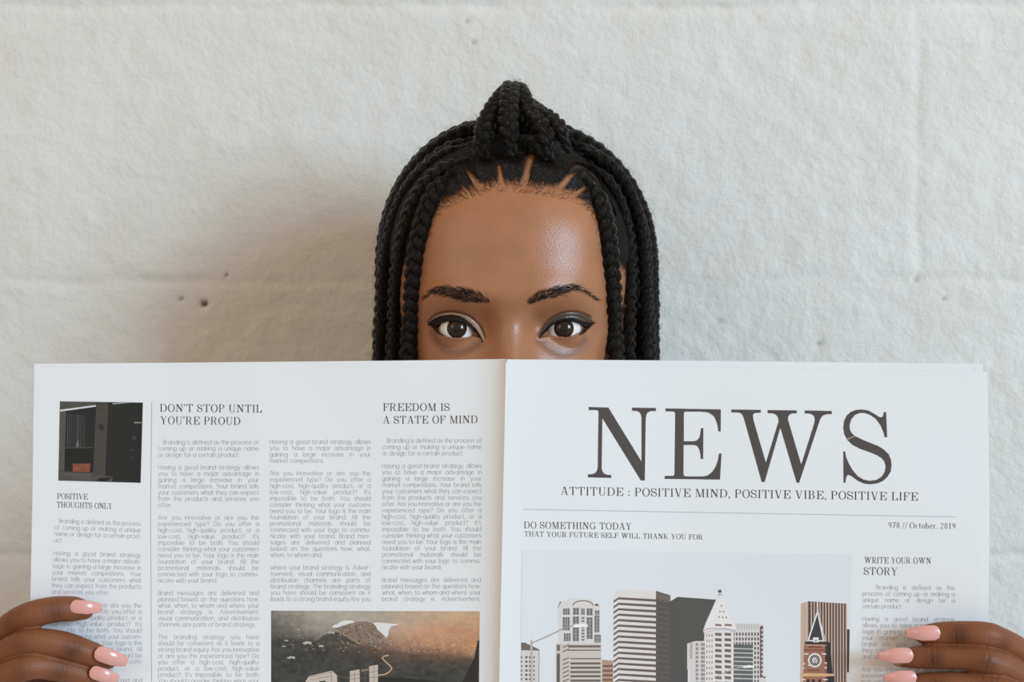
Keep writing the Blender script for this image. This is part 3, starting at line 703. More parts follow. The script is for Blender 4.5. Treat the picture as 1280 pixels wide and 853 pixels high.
for (x, y) in ((360, 192), (348, 240), (380, 242), (338, 288), (370, 290), (402, 291)): pr.poly(q5([(x - 7, y + 7), (x - 2, y - 9), (x + 8, y + 6)]), DK)
for (a, b_) in ((305, 360), (387, 449)): pr.poly(q5([(a, 348), (b_, 352), (b_, 370), (a, 366)]), pc(128, 104, 98))
for j in range(26):
    y = 425 + j * 47
    for (a, b_) in ((305, 361), (387, 443)): pr.poly(q5([(a, y), (b_, y + 4), (b_, y + 30), (a, y + 26)]), pc(100 + (j * 7 + int(a)) % 14, 92 + (j * 7 + int(a)) % 14, 90 + (j * 7 + int(a)) % 14))
    for a in (230, 252, 274): pr.poly(q5([(a, y + 14), (a + 7, y + 10), (a + 7, y + 34), (a, y + 38)]), pc(120, 108, 106))
pr.layer = 6
pr.pline(q5([(298, 810), (400, 765), (480, 735), (560, 720)]), 1.1, pc(178, 170, 168)); pr.poly(q5([(545, 715), (600, 706), (650, 715), (640, 728), (550, 732)]), pc(222, 220, 222))
# brown ribbed tower and the clock tower before it
pr.layer = 1
pr.poly(q6([(120, 112), (190, 90), (192, 1500), (112, 1500)]), pc(184, 160, 144)); pr.poly(q6([(190, 90), (552, 112), (552, 1500), (190, 1500)]), pc(78, 66, 62)); pr.poly(q6([(550, 355), (582, 355), (575, 762), (550, 762)]), pc(60, 54, 54))
pr.layer = 2
for k in range(13): x = 214 + k * 27.5; pr.poly(q6([(x, 92 + k * 1.6), (x + 12, 93 + k * 1.6), (x + 14, 1500), (x, 1500)]), pc(182, 158, 142))
pr.line(*q6([(158, 104), (150, 1500)]), 0.4, pc(160, 136, 122))
pr.layer = 3
pr.poly(q6([(350, 470), (400, 480), (420, 780), (440, 790), (435, 1500), (360, 1500)]), pc(52, 44, 42))
pr.poly(q6([(152, 495), (365, 500), (370, 1500), (128, 1500)]), pc(146, 100, 82))
pr.layer = 4
pr.poly(q6([(280, 180), (350, 465), (190, 465)]), pc(60, 58, 58))
pr.poly(q6([(160, 472), (360, 475), (360, 498), (160, 495)]), pc(58, 48, 46)); pr.poly(q6([(150, 545), (368, 548), (368, 560), (150, 556)]), pc(110, 72, 60))
pr.poly(q6([(108, 785), (150, 770), (430, 775), (440, 795), (380, 800), (130, 800)]), pc(196, 160, 120)); pr.poly(q6([(155, 500), (365, 505), (365, 512), (155, 508)]), pc(186, 150, 130))
for (x, y) in ((160, 586), (180, 588), (330, 586), (350, 588), (145, 720), (355, 718), (200, 695), (150, 680), (355, 672)): pr.poly(q6([(x - 10, y - 6), (x + 12, y - 5), (x + 12, y + 8), (x - 10, y + 7)]), pc(206, 192, 184))
pr.poly(q6([(190, 515), (320, 515), (316, 530), (194, 530)]), pc(112, 70, 58)); pr.poly(q6([(180, 735), (300, 735), (298, 750), (182, 750)]), pc(112, 70, 58))
for x in (190, 240, 300): pr.poly(q6([(x - 14, 1000), (x - 14, 840), (x, 822), (x + 14, 840), (x + 14, 1000)]), pc(54, 40, 36))
pr.poly(q6([(125, 822), (165, 825), (165, 838), (125, 836)]), pc(206, 186, 172)); pr.poly(q6([(330, 822), (375, 825), (375, 838), (330, 836)]), pc(206, 186, 172))
pr.layer = 5
pr.pline(q6([(190, 462), (280, 185), (335, 462)]), 1.7, pc(216, 210, 208)); pr.pline(q6([(280, 185), (352, 460)]), 0.9, pc(206, 200, 198)); pr.line(*q6([(186, 462), (352, 464)]), 1.5, pc(214, 208, 206)); pr.pline(q6([(279, 95), (282, 190)]), 1.4, pc(206, 198, 196))
pr.poly(q6([(235, 432), (290, 432), (288, 478), (240, 478)]), pc(214, 208, 206))
cc = (253, 648)
def disc(r, col): pr.poly(q6([(cc[0] + r * math.cos(a_), cc[1] + r * math.sin(a_) * 1.04) for a_ in np.linspace(0, 2 * math.pi, 22)[:-1]]), col)
disc(65, pc(212, 204, 198)); pr.layer = 6; disc(50, pc(74, 66, 64)); pr.layer = 7; disc(26, pc(200, 192, 188))
for k in range(12):
    a_ = math.pi * k / 6; pr.line(*q6([(cc[0] + 30 * math.cos(a_), cc[1] + 30 * math.sin(a_)), (cc[0] + 48 * math.cos(a_), cc[1] + 48 * math.sin(a_))]), 0.55, pc(212, 204, 200))
pr.layer = 8
pr.line(*q6([cc, (cc[0] + 2, cc[1] + 30)]), 0.9, DK); pr.line(*q6([cc, (cc[0] + 22, cc[1] - 12)]), 0.8, DK)
pr.poly(q6([(256, 455), (270, 455), (268, 470), (258, 470)]), DK)
pr.build('picture', M_PRINT, front_page, 14, 'printed picture of a city skyline with towers under a pale sky')
# ------------------------------------------------------------------ the reader
PERSON = empty('person', (0.0, -0.18, 0.0))
tag(PERSON, 'person with long black braids and pink nails reading behind the newspaper', 'person')
O = P(638, 411, 1.0)                        # midpoint between the pupils; head measures below are in mm from here
def L2W(a):                                 # head-local mm -> world metres
    a = np.asarray(a, float)
    return a * 0.001 + np.array([O.x, O.y, O.z])

# ---- head surface: cross-sections by height + facial features
def smooth_table(zs, vs, s=4.0):
    zz = np.arange(-260, 160.0, 0.5); v = np.interp(zz, zs, vs)
    k = np.exp(-0.5 * (np.arange(-30, 31) * 0.5 / s) ** 2); k /= k.sum()
    vp = np.concatenate([np.full(30, v[0]), v, np.full(30, v[-1])])
    v = np.convolve(vp, k, 'valid')
    return lambda z: np.interp(z, zz, v)
T_A = smooth_table([-260, -180, -135, -118, -100, -80, -50, -20, 0, 20, 45, 160], [54, 53, 50, 51, 54, 57, 61, 66, 69.5, 73, 75, 75])
T_F = smooth_table([-260, -180, -135, -120, -112, -100, -90, -75, -62, -50, -30, -10, 0, 8, 18, 30, 45, 160], [52, 50, 42, 26, 6, -11, -15, -14, -15, -11, -7, -7, -8, -10, -13.5, -14, -12.5, -12.5], 3.0)
T_B = smooth_table([-260, -180, -120, -80, -40, 0, 45, 160], [124, 122, 122, 132, 154, 168, 172, 172])
T_C = smooth_table([-260, -135, -110, -60, 0, 160], [86, 84, 72, 68, 76, 80], 8)
T_N = smooth_table([-260, -130, -100, -60, -20, 0, 45, 160], [2.0, 2.0, 1.75, 1.9, 2.25, 2.45, 2.45, 2.2], 8)
ZT = 121.0; Z0 = 45.0
def sect(z):
    z = np.asarray(z, float)
    s = np.sqrt(np.clip(1 - (np.clip(z - Z0, 0, None) / (ZT - Z0)) ** 2, 1e-5, 1)) ** 0.94
    c = T_C(z); a = T_A(z) * s
    return a, c + (T_F(z) - c) * s, c + (T_B(z) - c) * s, c, T_N(z)
def G2(x, z, cx, cz, sx, sz): return np.exp(-0.5 * ((x - cx) / sx) ** 2 - 0.5 * ((z - cz) / sz) ** 2)
EYE_X = (-31.6, 31.6); EYE_Y = 11.6; EYE_R = 12.2
def base_front(x, z):
    a, yf, yb, c, nn = sect(z)
    u = np.clip(np.abs(x) / np.maximum(a, 1e-3), 0, 1)
    return c - (c - yf) * (1 - u ** nn) ** (1 / nn)
T_NH = smooth_table([-260, -60, -52, -47, -42, -37, -30, -20, -10, 0, 8, 16, 26, 36, 160], [0, 0, 1, 9, 17, 19.5, 17, 13, 9, 5.8, 3.6, 2, .6, 0, 0], 3.0)
T_NW = smooth_table([-260, -50, -38, -20, 0, 14, 30, 160], [11, 11, 9.5, 8.2, 8.6, 10.5, 13, 13], 3.0)
def G2s(x, z, cx, cz, sx, sz): return G2(x, z, cx, cz, sx, sz) + G2(x, z, -cx, cz, sx, sz)
def feat(x, z):
    """forward (negative) / backward displacement of the front of the head, mm"""
    ax = np.abs(x)
    f = np.zeros_like(np.asarray(x, float) + np.asarray(z, float))
    h = T_NH(z)
    w = T_NW(z)
    f -= h * np.exp(-0.5 * (ax / w) ** 2)
    f -= 7 * G2s(x, z, 14.5, -40, 5.5, 5)
    f -= 2.6 * G2s(x, z, 27, 22, 15, 6.5)
    f += 3.0 * G2s(x, z, 29, 4, 15, 7)
    f += 4.0 * G2s(x, z, 27, -3, 14, 9)
    f += 3.2 * G2s(x, z, 15, 3, 4.5, 7)
    f -= 4.0 * G2s(x, z, 40, -32, 14, 12)
    f -= 5.5 * G2s(x, z, 0, -62, 15, 3.8) + 6 * G2s(x, z, 0, -71.5, 13, 4.2)
    f += 3.0 * G2s(x, z, 0, -66.8, 17, 1.3)
    f += 2.0 * G2s(x, z, 0, -81, 16, 4)
    f -= 4.0 * G2s(x, z, 0, -96, 11, 7)
    f += 1.2 * G2s(x, z, 0, -54, 2.5, 4)
    return f
def smin(a, b_, k):
    h = np.clip(0.5 + 0.5 * (b_ - a) / k, 0, 1)
    return b_ + (a - b_) * h - k * h * (1 - h)
def poly_px(pts, ox, oy, sc=7.107): return [((ox + x / sc - 638) * 0.46875, (411 - (oy + y / sc)) * 0.46875) for x, y in pts]
LE = lambda pts: poly_px(pts, 510, 340)
RE = lambda pts: poly_px(pts, 640, 340)
UP_L = LE([(655, 606), (640, 572), (600, 530), (550, 490), (500, 457), (440, 440), (380, 437), (320, 447), (275, 467), (243, 495)])
LO_L = LE([(655, 606), (640, 590), (590, 572), (520, 581), (430, 584), (350, 572), (300, 550), (265, 522), (243, 495)])
UP_R = RE([(245, 584), (265, 558), (300, 525), (350, 482), (400, 452), (460, 436), (530, 440), (590, 456), (630, 473), (658, 494)])
LO_R = RE([(245, 584), (290, 572), (350, 572), (430, 577), (500, 575), (560, 557), (610, 532), (640, 510), (658, 494)])
CRE_L = LE([(170, 450), (195, 418), (240, 385), (290, 366), (360, 357), (430, 361), (520, 385), (600, 440), (650, 500), (682, 575)])
CRE_R = RE([(238, 560), (262, 515), (300, 455), (380, 395), (470, 362), (560, 357), (640, 374), (700, 404)])
BAG_L = LE([(215, 540), (235, 600), (290, 680), (360, 712), (430, 718), (500, 705), (570, 672), (640, 625)])
BAG_R = RE([(250, 610), (300, 660), (370, 705), (440, 730), (520, 725), (600, 690), (660, 620)])
def ploy_x(pts): q = sorted(pts); return np.array([p[0] for p in q]), np.array([p[1] for p in q])
def smooth_poly(pts, n_=60):
    p = np.array(pts, float); m = len(p); out = []
    for i in range(m - 1):
        p0 = p[max(i - 1, 0)]; p1 = p[i]; p2 = p[i + 1]; p3 = p[min(i + 2, m - 1)]
        for t in np.linspace(0, 1, n_ // (m - 1) + 2, endpoint=False):
            out.append(0.5 * ((2 * p1) + (-p0 + p2) * t + (2 * p0 - 5 * p1 + 4 * p2 - p3) * t * t + (-p0 + 3 * p1 - 3 * p2 + p3) * t ** 3))
    out.append(p[-1]); return np.array(out)
UPS = [smooth_poly(UP_L), smooth_poly(UP_R)]; LOS = [smooth_poly(LO_L), smooth_poly(LO_R)]
CRES = [smooth_poly(CRE_L), smooth_poly(CRE_R)]; BAGS = [smooth_poly(BAG_L), smooth_poly(BAG_R)]
def seg_dist(x, z, pts):
    d = np.full(np.shape(x), 1e9)
    for a, b_ in zip(pts, pts[1:]):
        ex, ez = b_[0] - a[0], b_[1] - a[1]; L2 = ex * ex + ez * ez + 1e-9
        t = np.clip(((x - a[0]) * ex + (z - a[1]) * ez) / L2, 0, 1)
        d = np.minimum(d, np.hypot(x - a[0] - t * ex, z - a[1] - t * ez))
    return d
def inside(x, z, poly):
    r = np.zeros(np.shape(x), bool); n_ = len(poly)
    for i in range(n_):
        x1, z1 = poly[i]; x2, z2 = poly[(i + 1) % n_]
        if z1 == z2: continue
        c = ((z1 > z) != (z2 > z)) & (x < (x2 - x1) * (z - z1) / (z2 - z1) + x1)
        r ^= c
    return r
def lid_curves(k, x):
    xu, zu = ploy_x(UPS[k].tolist()); xl, zl = ploy_x(LOS[k].tolist())
    return np.interp(x, xu, zu), np.interp(x, xl, zl), min(xu[0], xl[0]), max(xu[-1], xl[-1])
def face_y(x, z, detail=True):
    """front surface of the head (mm, negative towards the camera)"""
    x = np.asarray(x, float); z = np.asarray(z, float)
    y = base_front(x, z) + feat(x, z)
    for k in (0, 1):
        cx = EYE_X[k]
        r2 = (x - cx) ** 2 + (z + 0.5) ** 2
        R = EYE_R + 1.5
        ys = np.where(r2 < R * R, EYE_Y - np.sqrt(np.clip(R * R - r2, 0, None)), EYE_Y + 3 * (np.sqrt(r2) - R))
        y = smin(y, ys, 2.6)
    if detail:
        for k in (0, 1):
            m = (np.abs(x - EYE_X[k]) < 26) & (np.abs(z) < 24)
            if not np.any(m): continue
            xm, zm = x[m], z[m]
            dc = seg_dist(xm, zm, CRES[k][::3]); db = seg_dist(xm, zm, BAGS[k][::3])
            zu, zl, xa, xb = lid_curves(k, xm)
            dm = np.minimum(seg_dist(xm, zm, UPS[k][::3]), 99)
            dl = seg_dist(xm, zm, LOS[k][::3])
            y[m] += 1.1 * np.exp(-(dc / 0.75) ** 2) + 0.35 * np.exp(-(db / 2.2) ** 2) - 0.0 * np.exp(-((db - 3.0) / 2.2) ** 2) * (zm > np.interp(xm, BAGS[k][:, 0] if BAGS[k][0, 0] < BAGS[k][-1, 0] else BAGS[k][::-1, 0], BAGS[k][:, 1] if BAGS[k][0, 0] < BAGS[k][-1, 0] else BAGS[k][::-1, 1]))
            y[m] -= 0.35 * np.exp(-((dl - 0.9) / 0.7) ** 2)
    return y
def px2face(px, py):
    """photo pixel -> head-local (x,z) on the face"""
    px = np.asarray(px, float); py = np.asarray(py, float)
    d = np.full(px.shape, 1.0)
    for _ in range(4):
        x = (px - 640) * d / F * 1000 - O.x * 1000; z = (CAM.z - (py - 426.5) * d / F - O.z) * 1000
        d = 1.0 + face_y(x, z, False) * 0.001
    return x, z
def aim(px, py, yl):
    """photo pixel + local depth (mm behind the pupils) -> head-local mm"""
    d = 1.0 + yl * 0.001
    return np.array([(px - 640) * d / F * 1000 - O.x * 1000, yl, (CAM.z - (py - 426.5) * d / F - O.z) * 1000])

def head_mesh():
    td = np.arange(-0.86, 0.861, 0.0043)
    t = np.concatenate([np.linspace(-math.pi / 2, -0.86, 40, endpoint=False), td, np.linspace(0.86 + 0.018, math.pi / 2, 40)])
    tb = np.linspace(math.pi / 2, 3 * math.pi / 2, 64)[1:-1]
    zrow = np.concatenate([np.arange(-190, -118, 4.0), np.arange(-118, -24, 1.6), np.arange(-24, 24, 0.3), np.arange(24, 90, 0.9)])
    th = np.linspace(math.asin((90 - Z0) / (ZT - Z0)), math.pi / 2, 40)
    zrow = np.concatenate([zrow, Z0 + (ZT - Z0) * np.sin(th)[:-1]])
    nf = len(t); nb = len(tb); nc = nf + nb; nr = len(zrow)
    Z = np.repeat(zrow[:, None], nc, 1)
    a, yf, yb, c, nn = sect(zrow)
    X = np.empty((nr, nc)); Y = np.empty((nr, nc))
    X[:, :nf] = a[:, None] * np.sin(t)[None, :]
    # rows next to the lid edges are pulled on to them so that the eye openings stay crisp
    for k in (0, 1):
        for j in range(nf):
            rows = np.where((zrow > -12) & (zrow < 12))[0]
            xj = X[rows[len(rows) // 2], j]
            zu, zl, xa, xb = lid_curves(k, np.array([xj]))
            if xa + 0.1 < xj < xb - 0.1 and zu[0] - zl[0] > 0.6:
                iu = rows[np.argmin(np.abs(zrow[rows] - zu[0]))]; il = rows[np.argmin(np.abs(zrow[rows] - zl[0]))]
                if iu > il: Z[iu, j] = zu[0]; Z[il, j] = zl[0]
    fx = X[:, :nf]; fz = Z[:, :nf]
    front = face_y(fx, fz)
    # blend features out towards the sides of the head
    base = c[:, None] - (c - yf)[:, None] * np.clip(1 - np.abs(np.sin(t))[None, :] ** nn[:, None], 0, 1) ** (1 / nn[:, None])
    wgt = np.clip((0.97 - np.abs(np.sin(t))) / 0.15, 0, 1)[None, :]
    Y[:, :nf] = base + (front - base) * wgt
    # hollow the sockets behind the lids; the lid edge turns in
    for k in (0, 1):
        zu, zl, xa, xb = lid_curves(k, fx)
        ins = (zu - zl > 0.6) & (fx > xa + 0.1) & (fx < xb - 0.1) & (fz < zu - 1e-6) & (fz > zl + 1e-6) & (np.abs(fz) < 14)
        Y[:, :nf][ins] = np.maximum(Y[:, :nf][ins] + 2.0, EYE_Y - 7.5)
    X[:, nf:] = a[:, None] * np.sin(tb)[None, :]
    Y[:, nf:] = c[:, None] + (yb - c)[:, None] * np.abs(np.cos(tb))[None, :] ** 0.92
    v = np.stack([X.ravel(), Y.ravel(), Z.ravel()], 1)
    i = np.arange(nr - 1)[:, None] * nc; j = np.arange(nc)[None, :]; j2 = (j + 1) % nc
    f = np.stack([i + j, i + j2, i + nc + j2, i + nc + j], -1).reshape(-1, 4).tolist()
    top = len(v); cz = sect(np.array([ZT]))[3][0]
    v = np.concatenate([v, [[0, cz, ZT], [0, float(sect(np.array([-190.0]))[3][0]), -190.0]]])
    f += [[(nr - 1) * nc + q, (nr - 1) * nc + (q + 1) % nc, top] for q in range(nc)]
    f += [[(q + 1) % nc, q, top + 1] for q in range(nc)]
    return v, f

# ---- generic tubes for limbs, fingers, hair
def catmull(pts, n_):
    p = np.array(pts, float); m = len(p)
    d = np.concatenate([[0], np.cumsum(np.linalg.norm(np.diff(p[:, :3], axis=0), axis=1))])
    s = np.linspace(0, d[-1], n_); out = np.empty((n_, p.shape[1]))
    for q, sv in enumerate(s):
        i = min(max(int(np.searchsorted(d, sv, 'right')) - 1, 0), m - 2)
        t = (sv - d[i]) / max(d[i + 1] - d[i], 1e-9)
        p1, p2 = p[i], p[i + 1]; p0 = p[i - 1] if i > 0 else 2 * p1 - p2; p3 = p[i + 2] if i + 2 < m else 2 * p2 - p1
        out[q] = 0.5 * ((2 * p1) + (-p0 + p2) * t + (2 * p0 - 5 * p1 + 4 * p2 - p3) * t * t + (-p0 + 3 * p1 - 3 * p2 + p3) * t ** 3)
    return out
def frames(path, up):
    T = np.gradient(path, axis=0); T /= np.linalg.norm(T, axis=1)[:, None] + 1e-12
    U = np.empty_like(T)
    if np.ndim(up) == 1:
        u = np.array(up, float)
        for i in range(len(T)):
            u = u - T[i] * np.dot(u, T[i]); nrm = np.linalg.norm(u)
            if nrm < 1e-6: u = np.cross(T[i], [1, 0.3, 0.2]); nrm = np.linalg.norm(u)
            u = u / nrm; U[i] = u
    else:
        U = up - T * np.sum(up * T, 1)[:, None]; U /= np.linalg.norm(U, axis=1)[:, None] + 1e-12
    return T, U, np.cross(T, U)
def tube(path, ru, rw, up=(0, 0, 1), sides=12, round_ends=True):
    """closed tube; ru along the up axis, rw across. returns verts, faces"""
    path = np.array(path, float); ru = np.broadcast_to(ru, (len(path),)).astype(float); rw = np.broadcast_to(rw, (len(path),)).astype(float)
    if round_ends:
        t0 = path[0] - path[1]; t0 /= np.linalg.norm(t0); t1 = path[-1] - path[-2]; t1 /= np.linalg.norm(t1)
        aa = np.radians([75, 50, 25])
        r0 = min(ru[0], rw[0]); r1 = min(ru[-1], rw[-1])
        path = np.concatenate([[path[0] + t0 * r0 * math.sin(q) for q in aa], path, [path[-1] + t1 * r1 * math.sin(q) for q in aa[::-1]]])
        cs = np.cos(aa)
        ru = np.concatenate([ru[0] * cs, ru, ru[-1] * cs[::-1]]); rw = np.concatenate([rw[0] * cs, rw, rw[-1] * cs[::-1]])
    T, U, W = frames(path, np.asarray(up, float) if np.ndim(up) == 1 else up)
    a = np.linspace(0, 2 * math.pi, sides, endpoint=False)
    v = path[:, None, :] + U[:, None, :] * (ru[:, None] * np.cos(a)[None, :])[..., None] + W[:, None, :] * (rw[:, None] * np.sin(a)[None, :])[..., None]
    n_ = len(path); v = v.reshape(-1, 3)
    i = np.arange(n_ - 1)[:, None] * sides; j = np.arange(sides)[None, :]; j2 = (j + 1) % sides
    f = np.stack([i + j, i + j2, i + sides + j2, i + sides + j], -1).reshape(-1, 4).tolist()
    f.append(list(range(sides))[::-1]); f.append([(n_ - 1) * sides + k for k in range(sides)])
    return v, f
class Bag:
    def __init__(self): self.v = []; self.f = []; self.n = 0
    def add(self, vf):
        v, f = vf; self.v.append(np.asarray(v, float)); self.f += [[k + self.n for k in q] for q in f]; self.n += len(v)
    def verts(self): return np.concatenate(self.v)
def fuse(name, bag, voxel, smooth_it=4, smooth_f=0.5):
    """one continuous skin out of overlapping limbs"""
    o = mesh_obj(name, bag.verts(), bag.f)
    r = o.modifiers.new('r', 'REMESH'); r.mode = 'VOXEL'; r.voxel_size = voxel
    if smooth_it:
        s = o.modifiers.new('s', 'SMOOTH'); s.iterations = smooth_it; s.factor = smooth_f
    return bake(o)
def bake(o):
    dg = bpy.context.evaluated_depsgraph_get(); dg.update()
    me = bpy.data.meshes.new_from_object(o.evaluated_get(dg))
    old = o.data; o.modifiers.clear(); o.data = me; bpy.data.meshes.remove(old)
    return o
def union(a, others):
    for b_ in others:
        m = a.modifiers.new('u', 'BOOLEAN'); m.operation = 'UNION'; m.object = b_
        try: m.solver = 'MANIFOLD'
        except TypeError: m.solver = 'EXACT'
    n0 = len(a.data.vertices)
    bake(a)
    for b_ in others:
        me = b_.data; bpy.data.objects.remove(b_); bpy.data.meshes.remove(me)
    return a
def pw(px, py, d): return np.array(P(px, py, d))

# ---- hands: centre lines of the fingers, (photo x, photo y, depth m, radius mm)
FINGERS = {
 'L': [
  [(-62, 850, .911, 9.6), (-40, 827, .900, 8.2), (-18, 808, .8950, 7.2), (0, 793, .8868, 6.7), (22, 777, .8802, 6.9), (43, 768, .8745, 6.9), (65, 762.8, .8765, 6.6), (80, 761.5, .8785, 6.5), (94, 761.6, .8805, 6.2), (106, 763, .8825, 4.9)],
  [(-62, 874, .905, 10.5), (-38, 846, .890, 8.9), (-18, 832, .8835, 7.4), (0, 821, .8775, 6.9), (24, 808, .8725, 7.1), (43, 802.8, .8715, 6.9), (65, 804.5, .8730, 6.9), (86, 808.5, .8755, 6.8), (108, 816, .8785, 6.4), (124, 821.5, .8805, 5.8), (136, 826, .8825, 4.4)],
  [(-62, 900, .906, 10.0), (-38, 872, .891, 8.5), (-18, 859, .8755, 7.2), (0, 849, .8700, 6.7), (24, 838, .8670, 6.6), (45, 833.5, .8695, 6.4), (72, 836.5, .8755, 6.3), (94, 841, .8785, 6.0), (110, 847, .8808, 5.4), (120, 851, .8825, 4.2)],
  [(-60, 924, .908, 9.0), (-36, 896, .894, 7.6), (-10, 878, .884, 6.8), (12, 867, .8795, 6.3), (32, 862.5, .8785, 5.9), (56, 862, .8800, 5.6), (74, 865, .8820, 5.2), (88, 870, .8835, 4.0)]],
 'R': [
  [(1336, 868, .903, 10.5), (1315, 846, .893, 9.0), (1296, 830, .8930, 7.2), (1280, 817.8, .8866, 6.6), (1266, 808.5, .8818, 6.6), (1250, 800.7, .8777, 6.6), (1234, 795, .8742, 6.8), (1210, 792.3, .8755, 6.3), (1188, 792, .8778, 6.0), (1170, 793, .8800, 5.8), (1154, 794, .8825, 4.6)],
  [(1336, 892, .903, 10.5), (1316, 870, .891, 9.0), (1298, 858, .884, 7.5), (1280, 847.5, .8785, 7.0), (1262, 838.5, .8745, 7.0), (1246, 831, .8720, 7.0), (1230, 825.5, .8705, 6.7), (1208, 823, .8725, 6.1), (1185, 821.8, .8755, 6.0), (1160, 821.4, .8785, 5.9), (1140, 822.5, .8808, 5.4), (1124, 824, .8825, 4.2)],
  [(1336, 918, .904, 10.0), (1316, 900, .893, 8.6), (1298, 888, .8770, 7.3), (1280, 877, .8715, 6.8), (1258, 866.5, .8682, 6.7), (1240, 858.5, .8698, 6.6), (1218, 855.5, .8730, 6.2), (1185, 854.6, .8760, 5.8), (1160, 854.6, .8790, 5.6), (1142, 855.5, .8810, 5.0), (1130, 856.5, .8825, 4.0)],
  [(1334, 942, .906, 9.0), (1312, 928, .896, 7.6), (1290, 913, .887, 6.8), (1262, 898, .8815, 6.3), (1238, 890, .8790, 6.0), (1208, 886.5, .8795, 5.5), (1180, 886.5, .8815, 5.2), (1164, 888, .8830, 4.0)]]}
WRIST = {'L': (-142, 1000, .945), 'R': (1416, 1014, .943)}
THUMB = {'L': [(-112, 958, .938, 13), (-78, 915, .927, 11), (-46, 885, .917, 9.8), (-12, 860, .9085, 8.8), (24, 838, .9055, 8.6), (52, 822, .9045, 7.6), (66, 814, .9040, 5.6)],
         'R': [(1388, 975, .936, 13), (1352, 935, .926, 11), (1320, 903, .917, 9.8), (1288, 876, .9085, 8.8), (1252, 853, .9055, 8.6), (1224, 838, .9045, 7.6), (1210, 831, .9040, 5.6)]}
def hand(side):
    bag = Bag()
    wr = pw(*WRIST[side])
    view = np.array([0, -1.0, 0.15])
    for q, fg in enumerate(FINGERS[side]):
        pts = np.array([np.append(pw(a, b_, d), r * 0.001) for a, b_, d, r in fg])
        c = catmull(pts, 46)
        bag.add(tube(c[:, :3], c[:, 3] * 0.98, c[:, 3] * 1.03, up=(0, -1, 0.0), sides=18))
        mc = pts[0, :3]; spread = (q - 1.5) * 0.008
        w2 = wr + np.array([0.0, 0.0, 0.0]) + np.array([(-1 if side == 'L' else 1) * 0.002, 0, -spread])
        line = np.array([np.append(w2, 0.0145), np.append(w2 * 0.62 + mc * 0.38, 0.0135), np.append(w2 * 0.25 + mc * 0.75, 0.0125), np.append(mc, 0.0108)])
        c = catmull(line, 18); bag.add(tube(c[:, :3], c[:, 3] * 0.92, c[:, 3] * 1.1, up=(0, -1, 0), sides=16))
    pts = np.array([np.append(pw(a, b_, d), r * 0.001) for a, b_, d, r in THUMB[side]])
    c = catmull(pts, 34); bag.add(tube(c[:, :3], c[:, 3] * 0.9, c[:, 3] * 1.05, up=(0, -1, 0), sides=16))
    mc = np.mean([pw(*f[0][:3]) for f in FINGERS[side][1:3]], axis=0)
    w = np.array(wr)
    c = catmull(np.array([np.append(w * .5 + pts[0, :3] * .5, .016), np.append(w * .35 + mc * .65, .015)]), 8)
    bag.add(tube(c[:, :3], c[:, 3], c[:, 3] * 1.3, up=(0, -1, 0), sides=14))
    s = -1 if side == 'L' else 1
    el = np.array([s * 0.335, -0.235, 1.075])
    arm = np.array([np.append(w + (w - el) / np.linalg.norm(w - el) * 0.012, .0), np.append(w * .92 + el * .08, .0), np.append(w * .6 + el * .4, .0), np.append(w * .25 + el * .75, 0.0), np.append(el, 0.0)])
    c = catmull(arm, 30)[:, :3]
    k = np.linspace(0, 1, 30)
    bag.add(tube(c, np.interp(k, [0, .12, .5, .8, 1], [.0185, .0195, .031, .037, .036]), np.interp(k, [0, .12, .5, .8, 1], [.026, .0265, .035, .040, .038]), up=(0, -1, 0.2), sides=24))
    o = fuse('hand', bag, 0.00055, 2, 0.4)
    # creases over the joints, pressed into the backs of the fingers
    me = o.data; N = len(me.vertices); co = np.empty(N * 3); me.vertices.foreach_get('co', co); co = co.reshape(-1, 3)
    no = np.empty(N * 3); me.vertices.foreach_get('normal', no) if hasattr(me.vertices[0], 'normal') else None; no = no.reshape(-1, 3)
    for fg, js in zip(FINGERS[side], JOINTS[side]):
        pts = np.array([pw(a, b_, d) for a, b_, d, r in fg])
        for jx, amp in js:
            i = int(np.argmin(np.abs(np.array([p[0] for p in fg]) - jx)))
            ax = pts[min(i + 1, len(pts) - 1)] - pts[i - 1]; ax /= np.linalg.norm(ax)
            jd = np.interp(jx, *zip(*sorted((p[0], p[2]) for p in fg))); jy = np.interp(jx, *zip(*sorted((p[0], p[1]) for p in fg)))
            J = pw(jx, jy, jd)
            rel = co - J; al = rel @ ax; d = np.linalg.norm(rel - al[:, None] * ax, axis=1)
            m = (d < 0.0105) & (np.abs(al) < 0.008) & (no[:, 1] < 0.1)
            g = np.zeros(N)
            lat = np.linalg.norm(rel - al[:, None] * ax, axis=1)
            ww = (fbm(co[:, 0] * 420, co[:, 2] * 420, 2, 71) - 0.5) * 0.0022
            for off, st in ((-0.0024, .55), (0.0002, 1.0), (0.0021, .35)):
                g += st * np.exp(-((al + ww - off) / 0.00055) ** 2) * np.clip(0.25 + 1.5 * fbm(co[:, 0] * 260, co[:, 2] * 260, 2, 75 + int(off * 1e4)) - 0.4, 0, 1)
            g = g * np.clip(-no[:, 1], 0, 1) * m * amp
            co -= no * (g * 0.00042)[:, None]
            swell = np.exp(-(al / 0.006) ** 2) * np.clip(-no[:, 1], 0, 1) * m
            co += no * (swell * 0.0003 * amp)[:, None]
    me.vertices.foreach_set('co', co.ravel()); me.update()
    return o
JOINTS = {'L': [[(72, 1.0), (18, .7)], [(94, 1.3), (30, .7)], [(78, .9), (28, .7)], [(56, .7), (14, .6)]],
          'R': [[(1196, 1.3), (1250, .8)], [(1165, 1.3), (1230, 1.0)], [(1170, 1.0), (1236, .8)], [(1196, .8), (1250, .6)]]}

